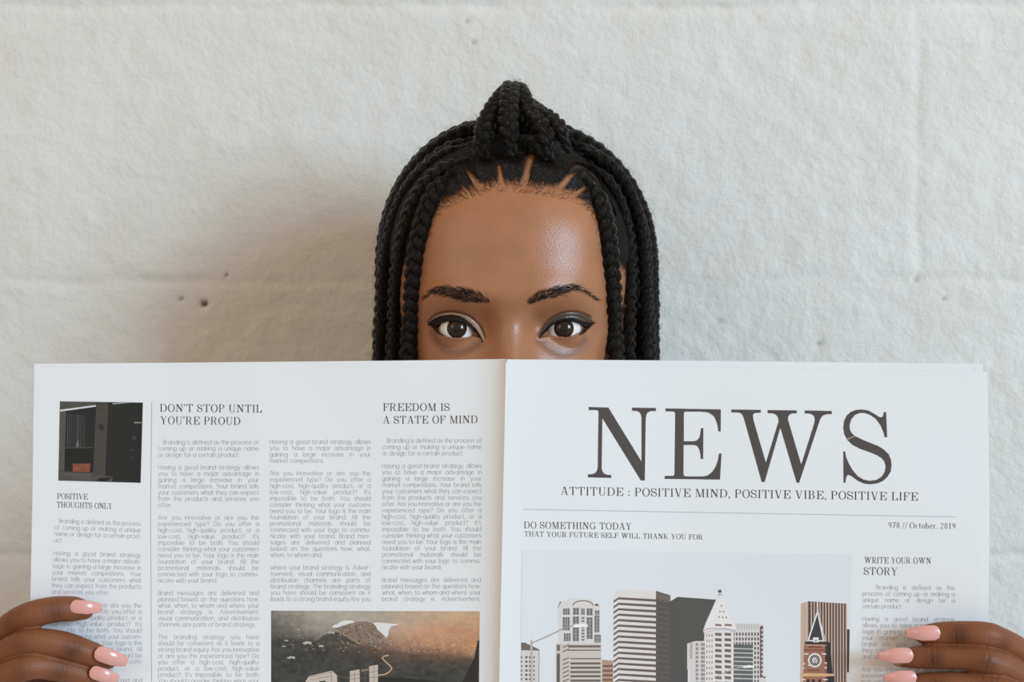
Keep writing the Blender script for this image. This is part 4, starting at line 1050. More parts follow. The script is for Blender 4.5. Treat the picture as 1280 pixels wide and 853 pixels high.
def body_mesh():
    v, f = head_mesh()
    head = mesh_obj('body', L2W(v), f)
    bag = Bag()
    sx = 0.0
    nk = L2W([0, 92, -190])
    # trunk sections: z, centre y, half width, half depth
    zs = [1.47, 1.43, 1.385, 1.355, 1.32, 1.26, 1.18, 1.10, 1.02, 0.95, 0.88, 0.82]
    yc = [-.170, -.168, -.162, -.158, -.155, -.158, -.16, -.158, -.155, -.15, -.148, -.15]
    hw = [.050, .054, .075, .120, .158, .165, .150, .135, .130, .152, .168, .160]
    hd = [.050, .052, .060, .075, .092, .105, .100, .090, .092, .105, .112, .105]
    A = catmull(np.array([[0, y_, z_, w_, d_] for z_, y_, w_, d_ in zip(zs, yc, hw, hd)]), 60)
    bag.add(tube(A[:, :3], A[:, 4], A[:, 3], up=(0, -1, 0), sides=40))
    for s in (-1, 1):
        sh = np.array([s * 0.162, -.155, 1.325]); el = np.array([s * 0.335, -0.235, 1.075])
        c = catmull(np.array([np.append(np.array([s * .06, -.155, 1.36]), .042), np.append(sh, .050), np.append(sh * .5 + el * .5, .044), np.append(el, .037)]), 30)
        bag.add(tube(c[:, :3], c[:, 3], c[:, 3], up=(0, -1, 0), sides=24))
        bag.add(tube(catmull(np.array([[s * .075, -.235, 1.235], [s * .082, -.262, 1.20], [s * .084, -.250, 1.17]]), 8), .045, .055, up=(0, -1, 0), sides=20))
        leg = np.array([[s * .088, -.15, .86, .092], [s * .092, -.155, .70, .080], [s * .094, -.165, .48, .057], [s * .094, -.150, .34, .055], [s * .095, -.140, .16, .038], [s * .096, -.138, .075, .036]])
        c = catmull(leg, 50); bag.add(tube(c[:, :3], c[:, 3], c[:, 3] * .95, up=(0, -1, 0), sides=24))
        foot = np.array([[s * .098, -.105, .038, .034, .034], [s * .100, -.17, .042, .040, .036], [s * .104, -.24, .027, .025, .042], [s * .106, -.30, .018, .0165, .042], [s * .106, -.325, .0155, .014, .034]])
        c = catmull(foot, 24); bag.add(tube(c[:, :3], c[:, 3], c[:, 4], up=(0, 0, 1), sides=20))
        # ears
        e = L2W([s * 72, 86, -12]); 
    trunk = fuse('trunk', bag, 0.0055, 8, 0.5)
    ears = Bag()
    for s in (-1, 1):
        c = catmull(np.array([[s * 73, 86, 16, 3], [s * 76, 84, 8, 5], [s * 77, 84, -6, 6], [s * 74, 86, -22, 5], [s * 70.5, 86, -32, 3.2]]), 24)
        ears.add(tube(L2W(c[:, :3]), c[:, 3] * .0006, c[:, 3] * .0022, up=(s, 0.5, 0), sides=16))
    ears = fuse('ears', ears, 0.0012, 3)
    hl, hr = hand('L'), hand('R')
    union(head, [trunk, ears, hl, hr])
    return head
BODY = body_mesh()
print('BODY verts', len(BODY.data.vertices))

# ---- skin colour: pigment that stays with the skin (lips, lids, make-up, knuckles, palms)
def paint_body(o):
    me = o.data; N = len(me.vertices)
    co = np.empty(N * 3); me.vertices.foreach_get('co', co); co = co.reshape(-1, 3)
    loc = (co - np.array([O.x, O.y, O.z])) * 1000
    x, y, z = loc[:, 0], loc[:, 1], loc[:, 2]
    col = np.tile(np.array(SKIN[:3]), (N, 1)); matte = np.ones(N)
    head = (z > -130)
    fr = head & (y < 70)
    def blend(mask, c): 
        m = np.clip(mask, 0, 1)[:, None]; col[:] = col * (1 - m) + np.array(c[:3])[None, :] * m
    LIP = (0.17, 0.055, 0.045)
    blend(0.85 * fr * np.clip(1.3 * np.exp(-(np.abs(x) / 20) ** 4) * (np.exp(-((z + 62) / 4.6) ** 4) + np.exp(-((z + 71.5) / 5) ** 4)), 0, 1), LIP)
    DARK = (0.10, 0.040, 0.021); LINER = (0.012, 0.010, 0.010)
    px_ = 0.46875
    for k in (0, 1):
        m = fr & (np.abs(x - EYE_X[k]) < 32) & (np.abs(z) < 26)
        xs, zs = x[m], z[m]; idx = np.where(m)[0]
        A = np.zeros(N)
        def setm(vals): A[:] = 0; A[idx] = vals; return A
        # warm dark lid and darker skin under the eye
        blend(setm(0.42 * np.exp(-(((xs - EYE_X[k]) / 17) ** 2 + ((zs - 5) / 7.5) ** 2))), (0.13, 0.05, 0.024))
        db = seg_dist(xs, zs, BAGS[k][::3]); ins_b = inside(xs, zs, np.concatenate([LOS[k], BAGS[k]]) if k == 1 else np.concatenate([LOS[k], BAGS[k]]))
        blend(setm(0.5 * np.exp(-(db / 2.6) ** 2)), DARK)
        # make-up
        dc = seg_dist(xs, zs, CRES[k][::2]); dup = seg_dist(xs, zs, UPS[k][::2]); dlo = seg_dist(xs, zs, LOS[k][::2])
        if k == 0:
            sh = inside(xs, zs, np.array(LE([(300, 372), (380, 363), (450, 368), (530, 395), (600, 448), (650, 505), (678, 575), (668, 620), (648, 575), (600, 512), (550, 462), (500, 415), (450, 390), (380, 382), (330, 385)])))
            e = np.clip(sh.astype(float), 0, 1) * (0.35 + 0.55 * np.clip((xs + 36) / 12, 0, 1))
            blend(setm(e), (0.42, 0.29, 0.20))
            ln = inside(xs, zs, np.array(LE([(160, 472), (190, 440), (230, 413), (280, 393), (340, 383), (400, 380), (450, 388), (500, 412), (560, 458), (610, 512), (650, 572), (672, 622), (655, 628), (640, 580), (600, 540), (550, 500), (500, 468), (440, 452), (380, 450), (320, 458), (280, 480), (258, 505), (275, 535), (320, 566), (310, 572), (262, 548), (225, 515), (200, 482)])))
        else:
            sh = inside(xs, zs, np.array(RE([(250, 560), (270, 515), (305, 460), (380, 400), (470, 368), (560, 362), (640, 378), (705, 410), (740, 450), (680, 470), (600, 445), (500, 430), (400, 440), (300, 520)])))
            blend(setm(0.85 * sh), (0.030, 0.024, 0.022))
            ln = inside(xs, zs, np.array(RE([(232, 585), (258, 552), (300, 505), (350, 462), (410, 428), (470, 410), (540, 408), (620, 432), (690, 448), (752, 450), (715, 475), (690, 505), (650, 545), (605, 566), (590, 562), (625, 530), (645, 500), (630, 480), (590, 466), (530, 452), (460, 448), (400, 464), (350, 494), (300, 536), (265, 568), (250, 592)])))
        blend(setm(0.97 * ln), LINER); matte -= setm(0.85 * ln)
        blend(setm(0.8 * np.exp(-(dc / 0.5) ** 2)), LINER)
        blend(setm(0.45 * np.exp(-(dlo / 0.45) ** 2)), (0.16, 0.07, 0.05))
        # brow pigment under the hairs
        bp_ = np.array(BROW[k]); ib = inside(xs, zs, bp_)
        blend(setm(0.55 * ib * np.clip(seg_dist(xs, zs, np.vstack([bp_, bp_[:1]])) / 1.2, 0, 1)), (0.05, 0.026, 0.018))
    # scalp: dark hair roots behind the hairline, skin showing along the partings
    hx, hz = HAIRLINE[:, 0], HAIRLINE[:, 1]
    above = z - np.interp(x, hx, hz)
    cap = head & ((above > 0) | (np.abs(x) > 56) & (z > -40) & (y > 20) | (y > 75) & (z > -80))
    nz = fbm(x * 0.55, z * 0.55, 3, 61)
    d0 = np.where(y < 60, np.clip((above - 1.0 + 6 * (nz - 0.5)) / 8.5, 0, 1), 1.0) * cap
    for pt, wd_ in PARTS:
        dd = seg_dist(x, z, pt); d0 = np.where((y < 60), d0 * (1 - 0.85 * np.exp(-(dd / (wd_ * .8)) ** 2)), d0)
    blend(0.96 * d0, (0.010, 0.007, 0.005)); matte -= 0.9 * d0
    # hands: darker knuckles, lighter palm side
    for side in 'LR':
        for fg, js in zip(FINGERS[side], JOINTS[side]):
            for jx, amp in js:
                jd = np.interp(jx, *zip(*sorted((p[0], p[2]) for p in fg))); jy = np.interp(jx, *zip(*sorted((p[0], p[1]) for p in fg)))
                J = pw(jx, jy, jd) + np.array([0, -.006, 0])
                d = np.linalg.norm(co - J, axis=1)
                blend(0.5 * amp * np.exp(-(d / 0.0055) ** 2) * (d < .03), (0.075, 0.026, 0.012))
    hm = (np.abs(co[:, 0]) > 0.2) & (z < -100)
    c2 = col.copy(); col[hm] = c2[hm] * np.array([0.58, 0.50, 0.46]); matte[hm] *= 0.5
    a = me.color_attributes.new('ink', 'FLOAT_COLOR', 'POINT')
    a.data.foreach_set('color', np.concatenate([col, np.clip(matte, 0.05, 1)[:, None]], 1).astype(np.float32).ravel())
SKIN = (0.40, 0.168, 0.080)
BROW = [LE([(135, 232), (150, 205), (200, 162), (280, 126), (380, 130), (480, 150), (580, 172), (660, 212), (735, 268), (735, 290), (620, 288), (520, 275), (420, 245), (330, 215), (250, 200), (190, 215)]),
        RE([(130, 300), (128, 270), (210, 208), (300, 172), (400, 136), (500, 116), (580, 126), (640, 160), (700, 196), (772, 238), (765, 246), (680, 220), (600, 172), (520, 168), (450, 200), (400, 228), (330, 244), (250, 268), (170, 302)])]
_hl = [(470, 400), (505, 345), (528, 318), (540, 280), (551, 259), (580, 245), (600, 239), (616, 234), (648, 235), (669, 238), (693, 241), (719, 248), (735, 258), (746, 276), (752, 318), (775, 345), (810, 400)]
_x, _z = px2face([p[0] for p in _hl], [p[1] for p in _hl])
HAIRLINE = np.stack([_x, _z], 1)
PARTS = []
for pts, w_ in (([(652, 238), (657, 222), (661, 206), (664, 196)], 2.2), ([(628, 236), (626, 222), (624, 208)], 1.3), ([(604, 240), (592, 226), (580, 212), (572, 206)], 1.9), ([(694, 242), (706, 228), (716, 216), (722, 210)], 1.9), ([(728, 212), (738, 222), (748, 236), (757, 252), (764, 268)], 1.6), ([(652, 238), (690, 240), (716, 244)], 1.6), ([(718, 244), (735, 232), (728, 212)], 1.1)):
    _x, _z = px2face([p[0] for p in pts], [p[1] for p in pts]); PARTS.append((np.stack([_x, _z], 1), w_))
paint_body(BODY)
M_SKIN = material('skin', (0.3, 0.15, 0.08, 1), 0.37, 0.5)
n, l, b = nodes(M_SKIN)
at = n.new('ShaderNodeAttribute'); at.attribute_name = 'ink'
tc = n.new('ShaderNodeTexCoord')
nz = n.new('ShaderNodeTexNoise'); nz.inputs['Scale'].default_value = 60; nz.inputs['Detail'].default_value = 5
mr = n.new('ShaderNodeMapRange'); mr.inputs['From Min'].default_value = 0.3; mr.inputs['From Max'].default_value = 0.7; mr.inputs['To Min'].default_value = 0.94; mr.inputs['To Max'].default_value = 1.06
mx = n.new('ShaderNodeVectorMath'); mx.operation = 'SCALE'
l.new(tc.outputs['Object'], nz.inputs['Vector']); l.new(nz.outputs['Fac'], mr.inputs['Value'])
l.new(at.outputs['Color'], mx.inputs[0]); l.new(mr.outputs['Result'], mx.inputs['Scale']); l.new(mx.outputs['Vector'], b.inputs['Base Color'])
ms = n.new('ShaderNodeMath'); ms.operation = 'MULTIPLY'; ms.inputs[1].default_value = 0.62; l.new(at.outputs['Alpha'], ms.inputs[0]); l.new(ms.outputs[0], b.inputs['Specular IOR Level'])
mr2 = n.new('ShaderNodeMapRange'); mr2.inputs['To Min'].default_value = 0.62; mr2.inputs['To Max'].default_value = 0.355; l.new(at.outputs['Alpha'], mr2.inputs['Value']); l.new(mr2.outputs['Result'], b.inputs['Roughness'])
v2 = n.new('ShaderNodeTexVoronoi'); v2.inputs['Scale'].default_value = 1300
bp = n.new('ShaderNodeBump'); bp.inputs['Strength'].default_value = 0.26; bp.inputs['Distance'].default_value = 0.0004
l.new(tc.outputs['Object'], v2.inputs['Vector']); l.new(v2.outputs['Distance'], bp.inputs['Height']); l.new(bp.outputs['Normal'], b.inputs['Normal'])
b.inputs['Subsurface Weight'].default_value = 0.12; b.inputs['Subsurface Radius'].default_value = (1.0, 0.35, 0.2); b.inputs['Subsurface Scale'].default_value = 0.004
BODY.data.materials.clear(); BODY.data.materials.append(M_SKIN); BODY.data.polygons.foreach_set('material_index', np.zeros(len(BODY.data.polygons), dtype=np.int32))
BODY.data.polygons.foreach_set('use_smooth', np.ones(len(BODY.data.polygons), dtype=bool)); BODY.data.update()
relink(BODY, PERSON)
# ---- eyes
M_SCL = material('eye_white', (0.88, 0.84, 0.79, 1), 0.18, 0.5)
n, l, b = nodes(M_SCL); b.inputs['Coat Weight'].default_value = 0.6; b.inputs['Coat Roughness'].default_value = 0.03
M_IRIS = material('iris_brown', (0.030, 0.016, 0.010, 1), 0.08, 0.4); n, l, b = nodes(M_IRIS); b.inputs['Coat Weight'].default_value = 0.15; b.inputs['Coat Roughness'].default_value = 0.02
M_PUP = material('pupil_black', (0.004, 0.004, 0.004, 1), 0.1, 0.5); n, l, b = nodes(M_PUP); b.inputs['Coat Weight'].default_value = 0.15; b.inputs['Coat Roughness'].default_value = 0.02
def eye(k):
    c = np.array([EYE_X[k], EYE_Y, 0.0])
    gz = np.array([0 - c[0] * 0.7 - 2, -1000.0, 12.0 + 0.0]); gz = gz / np.linalg.norm(gz)      # looks into the lens
    rt = np.cross(gz, [0, 0, 1]); rt /= np.linalg.norm(rt); up = np.cross(rt, gz)
    ir = math.asin(5.65 / EYE_R)
    def shell(a0, a1, nr, bulge):
        th = np.linspace(a0, a1, nr); ph = np.linspace(0, 2 * math.pi, 48, endpoint=False)
        v = []
        for t in th:
            r = EYE_R + (bulge * max(0.0, 1 - (math.tan(t) / math.tan(ir)) ** 2) if t < ir else 0)
            for p in ph: v.append(c + r * (gz * math.cos(t) + (rt * math.cos(p) + up * math.sin(p)) * math.sin(t)))
        f = [[i * 48 + j, i * 48 + (j + 1) % 48, (i + 1) * 48 + (j + 1) % 48, (i + 1) * 48 + j] for i in range(nr - 1) for j in range(48)]
        return v, f
    v, f = shell(ir, math.pi - 0.02, 40, 0); f.append([39 * 48 + j for j in range(48)])
    e = mesh_obj('eyeball', L2W(v) - np.array(PERSON.location), [q[::-1] for q in f], M_SCL, PERSON, smooth=True)
    v, f = shell(0.02, ir + 0.02, 18, 0.9); v = v + []; f.append([j for j in range(48)][::-1])
    mi = [1 if (q[0] // 48) < 6 else 0 for q in f]
    i_ = mesh_obj('iris', L2W(v) - np.array(PERSON.location), [q[::-1] for q in f], None, e, smooth=True, mats=[M_IRIS, M_PUP], mat_idx=mi)
    return e
for k in (0, 1): eye(k)

# ---- hairs of brows and lashes: thin tapered tubes
def strand_into(bag, pts, r0, r1=0.02, sides=3, n_=5):
    """pts in head-local mm"""
    c = catmull(np.array(pts, float), n_)
    bag.add(tube(c, np.linspace(r0, r1, n_), np.linspace(r0, r1, n_), up=(0.2, -1, 0.1), sides=sides, round_ends=False))
M_BROW = material('brow_hair', (0.024, 0.016, 0.012, 1), 0.5, 0.3)
def brow(k):
    bag = Bag(); poly = np.array(BROW[k]); s = -1 if k == 0 else 1
    x0, x1 = poly[:, 0].min(), poly[:, 0].max(); z0, z1 = poly[:, 1].min(), poly[:, 1].max()
    cnt = 0
    while cnt < 520:
        X = RNG.uniform(x0, x1, 400); Z = RNG.uniform(z0, z1, 400)
        ok = inside(X, Z, poly)
        for x, z in zip(X[ok], Z[ok]):
            if cnt >= 520: break
            cnt += 1
            out = (x - (x1 if k == 0 else x0)) / (x1 - x0) * s       # 0 at the inner end, 1 at the tail
            out = abs(out)
            ang = math.radians(np.interp(out, [0, .25, .6, 1], [72, 42, 12, -18]) + RNG.normal(0, 9))
            if RNG.random() < 0.3 and out > .25: ang -= math.radians(35)
            Ln = np.interp(out, [0, .3, 1], [2.9, 3.9, 3.4]) * RNG.uniform(.7, 1.1)
            dx, dz = s * math.cos(ang) * Ln, math.sin(ang) * Ln
            xs = x + dx * np.array([0, .33, .66, 1]); zs = z + dz * np.array([0, .36, .68, .95])
            ys = face_y(xs, zs, False) - np.array([-.1, .25, .35, .3])
            strand_into(bag, np.stack([xs, ys, zs], 1), 0.11 if out > .12 else .085, 0.03)
    return mesh_obj('eyebrow', L2W(bag.verts()) - np.array(PERSON.location), bag.f, M_BROW, PERSON)
brow(0); brow(1)
M_LASH = material('lash_hair', (0.008, 0.007, 0.007, 1), 0.5, 0.3)
def lashes(k):
    bag = Bag(); s = -1 if k == 0 else 1
    for t in np.linspace(0.16, 1.0, 62):
        q = UPS[k] if True else None
        i = t * (len(q) - 1); x, z = q[int(i)]
        if k == 0: pass
        y = float(face_y(np.array([x]), np.array([z + .4]), False)[0])
        out = t
        Ln = np.interp(t, [0, .5, 1], [2.6, 4.6, 6.0]) * RNG.uniform(.85, 1.1)
        fx = s * np.interp(t, [0, .4, 1], [-.25, .1, .95]) + RNG.normal(0, .06)
        strand_into(bag, [(x, y + .3, z), (x + fx * Ln * .4, y - Ln * .5, z - .15 * Ln * .2), (x + fx * Ln * .75, y - Ln * .72, z + Ln * .22), (x + fx * Ln, y - Ln * .72, z + Ln * .5)], 0.1, 0.03)
    for t in np.linspace(0.4, 0.95, 22):
        x, z = LOS[k][int(t * (len(LOS[k]) - 1))]; y = float(face_y(np.array([x]), np.array([z - .4]), False)[0])
        Ln = 1.8; fx = s * (t - .4)
        strand_into(bag, [(x, y + .2, z), (x + fx * Ln * .5, y - Ln * .4, z - Ln * .3), (x + fx * Ln, y - Ln * .4, z - Ln * .8)], 0.06, 0.02)
    return mesh_obj('eyelashes', L2W(bag.verts()) - np.array(PERSON.location), bag.f, M_LASH, PERSON)
lashes(0); lashes(1)

# ---- nails
M_NAIL = material('nail_polish', (0.74, 0.37, 0.33, 1), 0.2, 0.5)
n, l, b = nodes(M_NAIL); b.inputs['Coat Weight'].default_value = 0.25; b.inputs['Coat Roughness'].default_value = 0.05
# base px, tip px, half width at base/middle/tip (px), depth of base and tip (m)
NAILS = [((87.5, 758.5), (127.5, 760.5), 8.4, 8.6, 5.2, .8740, .8790), ((118.5, 815.5), (159.5, 829.0), 9.6, 9.6, 5.4, .8722, .8780), ((112.0, 839.5), (148.5, 850.0), 8.6, 8.8, 5.0, .8745, .8790), ((83, 859), (112, 866.5), 7.2, 7.2, 4.2, .8785, .8820),
         ((1176, 791.6), (1132, 792.2), 9.4, 9.4, 4.0, .8742, .8788), ((1142.3, 819.6), (1097.3, 820.6), 9.6, 9.6, 3.8, .8752, .8795), ((1146.4, 847.6), (1103.8, 847.8), 9.0, 9.0, 3.6, .8752, .8795), ((1184, 880), (1146, 882), 7.4, 7.4, 3.4, .8765, .8805)]
def nail(bp_, tp_, wb, wm, wt, d0, d1):
    if bp_[0] > 640: d1 -= .0018
    A = pw(bp_[0], bp_[1], d0 - .0010); B = pw(tp_[0], tp_[1], d1 - .0004)
    ax = B - A; L = np.linalg.norm(ax); ax /= L
    nr = np.array([0, -1.0, 0.10]); nr -= ax * (nr @ ax); nr /= np.linalg.norm(nr); sd = np.cross(ax, nr)
    k = 0.877 / F
    nu, nv = 22, 15; v = []
    for i in range(nu):
        u = i / (nu - 1)
        if u < 0.22: hw = wb * math.sqrt(max(0.0, 1 - ((0.22 - u) / 0.22) ** 2)) * 0.97 + 0.4
        elif u < 0.55: hw = wb + (wm - wb) * (u - .22) / .33
        else: hw = wm + (wt - wm) * ((u - .55) / .45) ** 1.15
        if u > 0.94: hw *= 1 - 0.16 * ((u - .94) / .06) ** 2
        hw *= k
        for j in range(nv):
            w_ = -1 + 2 * j / (nv - 1)
            R = 0.0064; x = hw * w_
            sag = R - math.sqrt(R * R - min(x * x, R * R * .96))
            end = 0.0006 * (w_ ** 2) * (1 if u > .9 else 0) * 0
            v.append(A + ax * (L * u - end) + sd * x + nr * (-sag + 0.0021 * math.sin(math.pi * min(u * 1.02, 1)) - .0004 ) )
    N = nu * nv; v = np.array(v)
    v2 = v - nr * 0.0006
    f = [[i * nv + j, (i + 1) * nv + j, (i + 1) * nv + j + 1, i * nv + j + 1] for i in range(nu - 1) for j in range(nv - 1)]
    g = [[q + N for q in x[::-1]] for x in f]
    ring_ = list(range(nv)) + [i * nv + nv - 1 for i in range(1, nu)] + [(nu - 1) * nv + j for j in range(nv - 2, -1, -1)] + [i * nv for i in range(nu - 2, 0, -1)]
    h = [[a, b_, b_ + N, a + N] for a, b_ in zip(ring_, ring_[1:] + ring_[:1])]
    o = mesh_obj('fingernail', np.concatenate([v, v2]) - np.array(PERSON.location), f + g + h, M_NAIL, PERSON, smooth=True)
    return o
for q in NAILS: nail(*q)
for side in 'LR':                            # thumb nails face away, behind the paper
    t1 = THUMB[side][-2]; t0 = THUMB[side][-1]
    A = pw(t1[0], t1[1], t1[2] + .0082); B = pw(t0[0] + (26 if side == 'L' else -26), t0[1] - 14, t0[2] + .006)
    ax = B - A; L = np.linalg.norm(ax); ax /= L; nr = np.array([0, 1.0, 0]); nr -= ax * (nr @ ax); nr /= np.linalg.norm(nr); sd = np.cross(ax, nr)
    v = []; nu, nv = 10, 7
    for i in range(nu):
        u = i / (nu - 1); hw = .0062 * (1 - .5 * max(0, u - .5) * 1.6) * (math.sqrt(max(0.05, 1 - ((.2 - min(u, .2)) / .2) ** 2)))
        for j in range(nv):
            w_ = -1 + 2 * j / (nv - 1); v.append(A + ax * L * u + sd * hw * w_ - nr * (.0024 * w_ * w_))
    v = np.array(v); N = len(v); f = [[i * nv + j, (i + 1) * nv + j, (i + 1) * nv + j + 1, i * nv + j + 1] for i in range(nu - 1) for j in range(nv - 1)]
    ring_ = list(range(nv)) + [i * nv + nv - 1 for i in range(1, nu)] + [(nu - 1) * nv + j for j in range(nv - 2, -1, -1)] + [i * nv for i in range(nu - 2, 0, -1)]
    mesh_obj('fingernail', np.concatenate([v, v - nr * .0006]) - np.array(PERSON.location), f + [[q + N for q in x[::-1]] for x in f] + [[a, b_, b_ + N, a + N] for a, b_ in zip(ring_, ring_[1:] + ring_[:1])], M_NAIL, PERSON, smooth=True)

# ---- hair
M_HAIR = material('black_hair', (0.008, 0.0065, 0.0055, 1), 0.27, 0.17)
n, l, b = nodes(M_HAIR)
uvn = n.new('ShaderNodeUVMap'); mp = n.new('ShaderNodeMapping'); mp.inputs['Scale'].default_value = (20, 6, 1)
nt = n.new('ShaderNodeTexNoise'); nt.inputs['Scale'].default_value = 1.0; nt.inputs['Detail'].default_value = 3
bp = n.new('ShaderNodeBump'); bp.inputs['Strength'].default_value = 1.0; bp.inputs['Distance'].default_value = 0.0012
l.new(uvn.outputs['UV'], mp.inputs['Vector']); l.new(mp.outputs['Vector'], nt.inputs['Vector']); l.new(nt.outputs['Fac'], bp.inputs['Height']); l.new(bp.outputs['Normal'], b.inputs['Normal'])
cr = n.new('ShaderNodeValToRGB'); cr.color_ramp.elements[0].color = (0.003, 0.0026, 0.0022, 1); cr.color_ramp.elements[1].color = (0.012, 0.0095, 0.0075, 1)
l.new(nt.outputs['Fac'], cr.inputs['Fac']); l.new(cr.outputs['Color'], b.inputs['Base Color'])
M_STRAND = material('combed_hair', (0.016, 0.0115, 0.009, 1), 0.42, 0.35)
M_SCALP = material('scalp_hair', (0.0065, 0.005, 0.004, 1), 0.7, 0.12)
M_FLY = material('fine_hair', (0.030, 0.020, 0.014, 1), 0.5, 0.4)

HAIR = None
def braid_mesh(path, wid=5.8, pitch=22.0, taper_in=0.0, fuzz=430):
    """three-strand plait along a head-local path (mm); lies flat against the head"""
    path = np.array(path, float)
    L = np.sum(np.linalg.norm(np.diff(path, axis=0), axis=1))
    n_ = int(L / 1.25) + 2
    c = catmull(path, n_)
    # smooth
    for _ in range(6): c[1:-1] = (c[:-2] + 2 * c[1:-1] + c[2:]) / 4
    s = np.linspace(0, L, n_)
    out = c - np.array([0, 82.0, 0]) ; out[:, 2] = np.clip(c[:, 2] - 20, 0, None) * 1.0
    T, U, W = frames(c, out / (np.linalg.norm(out, axis=1)[:, None] + 1e-9))
    a = wid * 0.50; bdep = wid * 0.30; r = wid * 0.52
    env = np.clip(s / 14.0, 0.42 if taper_in == 0 else taper_in, 1) * np.clip((L - s) / 25.0, 0.3, 1)
    V = []; Fc = []; UV = []; nn = 0; sd = 9
    ph0 = RNG.uniform(0, 6.28)
    jit = np.interp(s, np.linspace(0, L, 14), RNG.normal(0, .35, 14))
    for k in range(3):
        t = 2 * math.pi * s / pitch + ph0 + 2 * math.pi * k / 3
        q = c + W * ((a * np.sin(t) + jit) * env)[:, None] + U * (bdep * np.sin(2 * t) * env)[:, None]
        Tq, Uq, Wq = frames(q, U)
        ang = np.linspace(0, 2 * math.pi, sd, endpoint=False)
        rr = r * env * (1 + .05 * np.sin(7.0 * s / pitch + k * 2) + .16 * (fbm(s * .22 + 31 * k, s * .05 + ph0 * 9, 2, 91) - .5))
        v = q[:, None, :] + Uq[:, None, :] * (rr[:, None] * np.cos(ang))[..., None] + Wq[:, None, :] * (rr[:, None] * 0.92 * np.sin(ang))[..., None]
        V.append(v.reshape(-1, 3))
        UV.append(np.stack([np.broadcast_to(np.abs(np.linspace(-1, 1, sd))[None, :] + s[:, None] * .05, (n_, sd)).ravel(), np.broadcast_to((s / 10.0)[:, None] + 3.7 * k, (n_, sd)).ravel()], 1))
        i = np.arange(n_ - 1)[:, None] * sd; j = np.arange(sd)[None, :]; j2 = (j + 1) % sd
        Fc += (np.stack([i + j, i + j2, i + sd + j2, i + sd + j], -1).reshape(-1, 4) + nn).tolist()
        Fc.append([nn + q_ for q_ in range(sd)][::-1]); Fc.append([nn + (n_ - 1) * sd + q_ for q_ in range(sd)])
        nn += n_ * sd
    nmain = len(Fc)
    # short flyaway hairs standing off the plait
    for _ in range(int(fuzz * L / 300.0)):
        i = int(RNG.integers(4, n_ - 4)); an = RNG.uniform(0, 6.28)
        dr = W[i] * math.cos(an) + U[i] * math.sin(an)
        p0 = c[i] + dr * wid * 0.85
        curl = T[i] * RNG.uniform(-1.5, 1.5); ln = RNG.uniform(0.8, 3.4) * (2.1 if RNG.random() < .1 else 1)
        pts = np.array([p0, p0 + dr * ln * .4 + curl * ln * .5, p0 + dr * ln * .7 + curl * ln * .8 + RNG.normal(0, .5, 3), p0 + dr * ln * .8 + curl * ln * .4 + RNG.normal(0, .8, 3)])
        v, f = tube(catmull(pts, 6), 0.045, 0.045, up=(0.1, -1, .2), sides=3, round_ends=False)
        V.append(v); UV.append(np.zeros((len(v), 2))); Fc += [[x + nn for x in q_] for q_ in f]; nn += len(v)
    return np.concatenate(V), Fc, np.concatenate(UV), nmain
def add_braid(path, wid=5.8, pitch=22.0, taper_in=0.0, fuzz=430):
    v, f, uv, nm = braid_mesh(path, wid, pitch, taper_in, fuzz)
    o = mesh_obj('braid', L2W(v) - np.array(PERSON.location), f, None, HAIR, smooth=True, mats=[M_HAIR, M_FLY], mat_idx=[0] * nm + [1] * (len(f) - nm), uvs=uv)
    return o

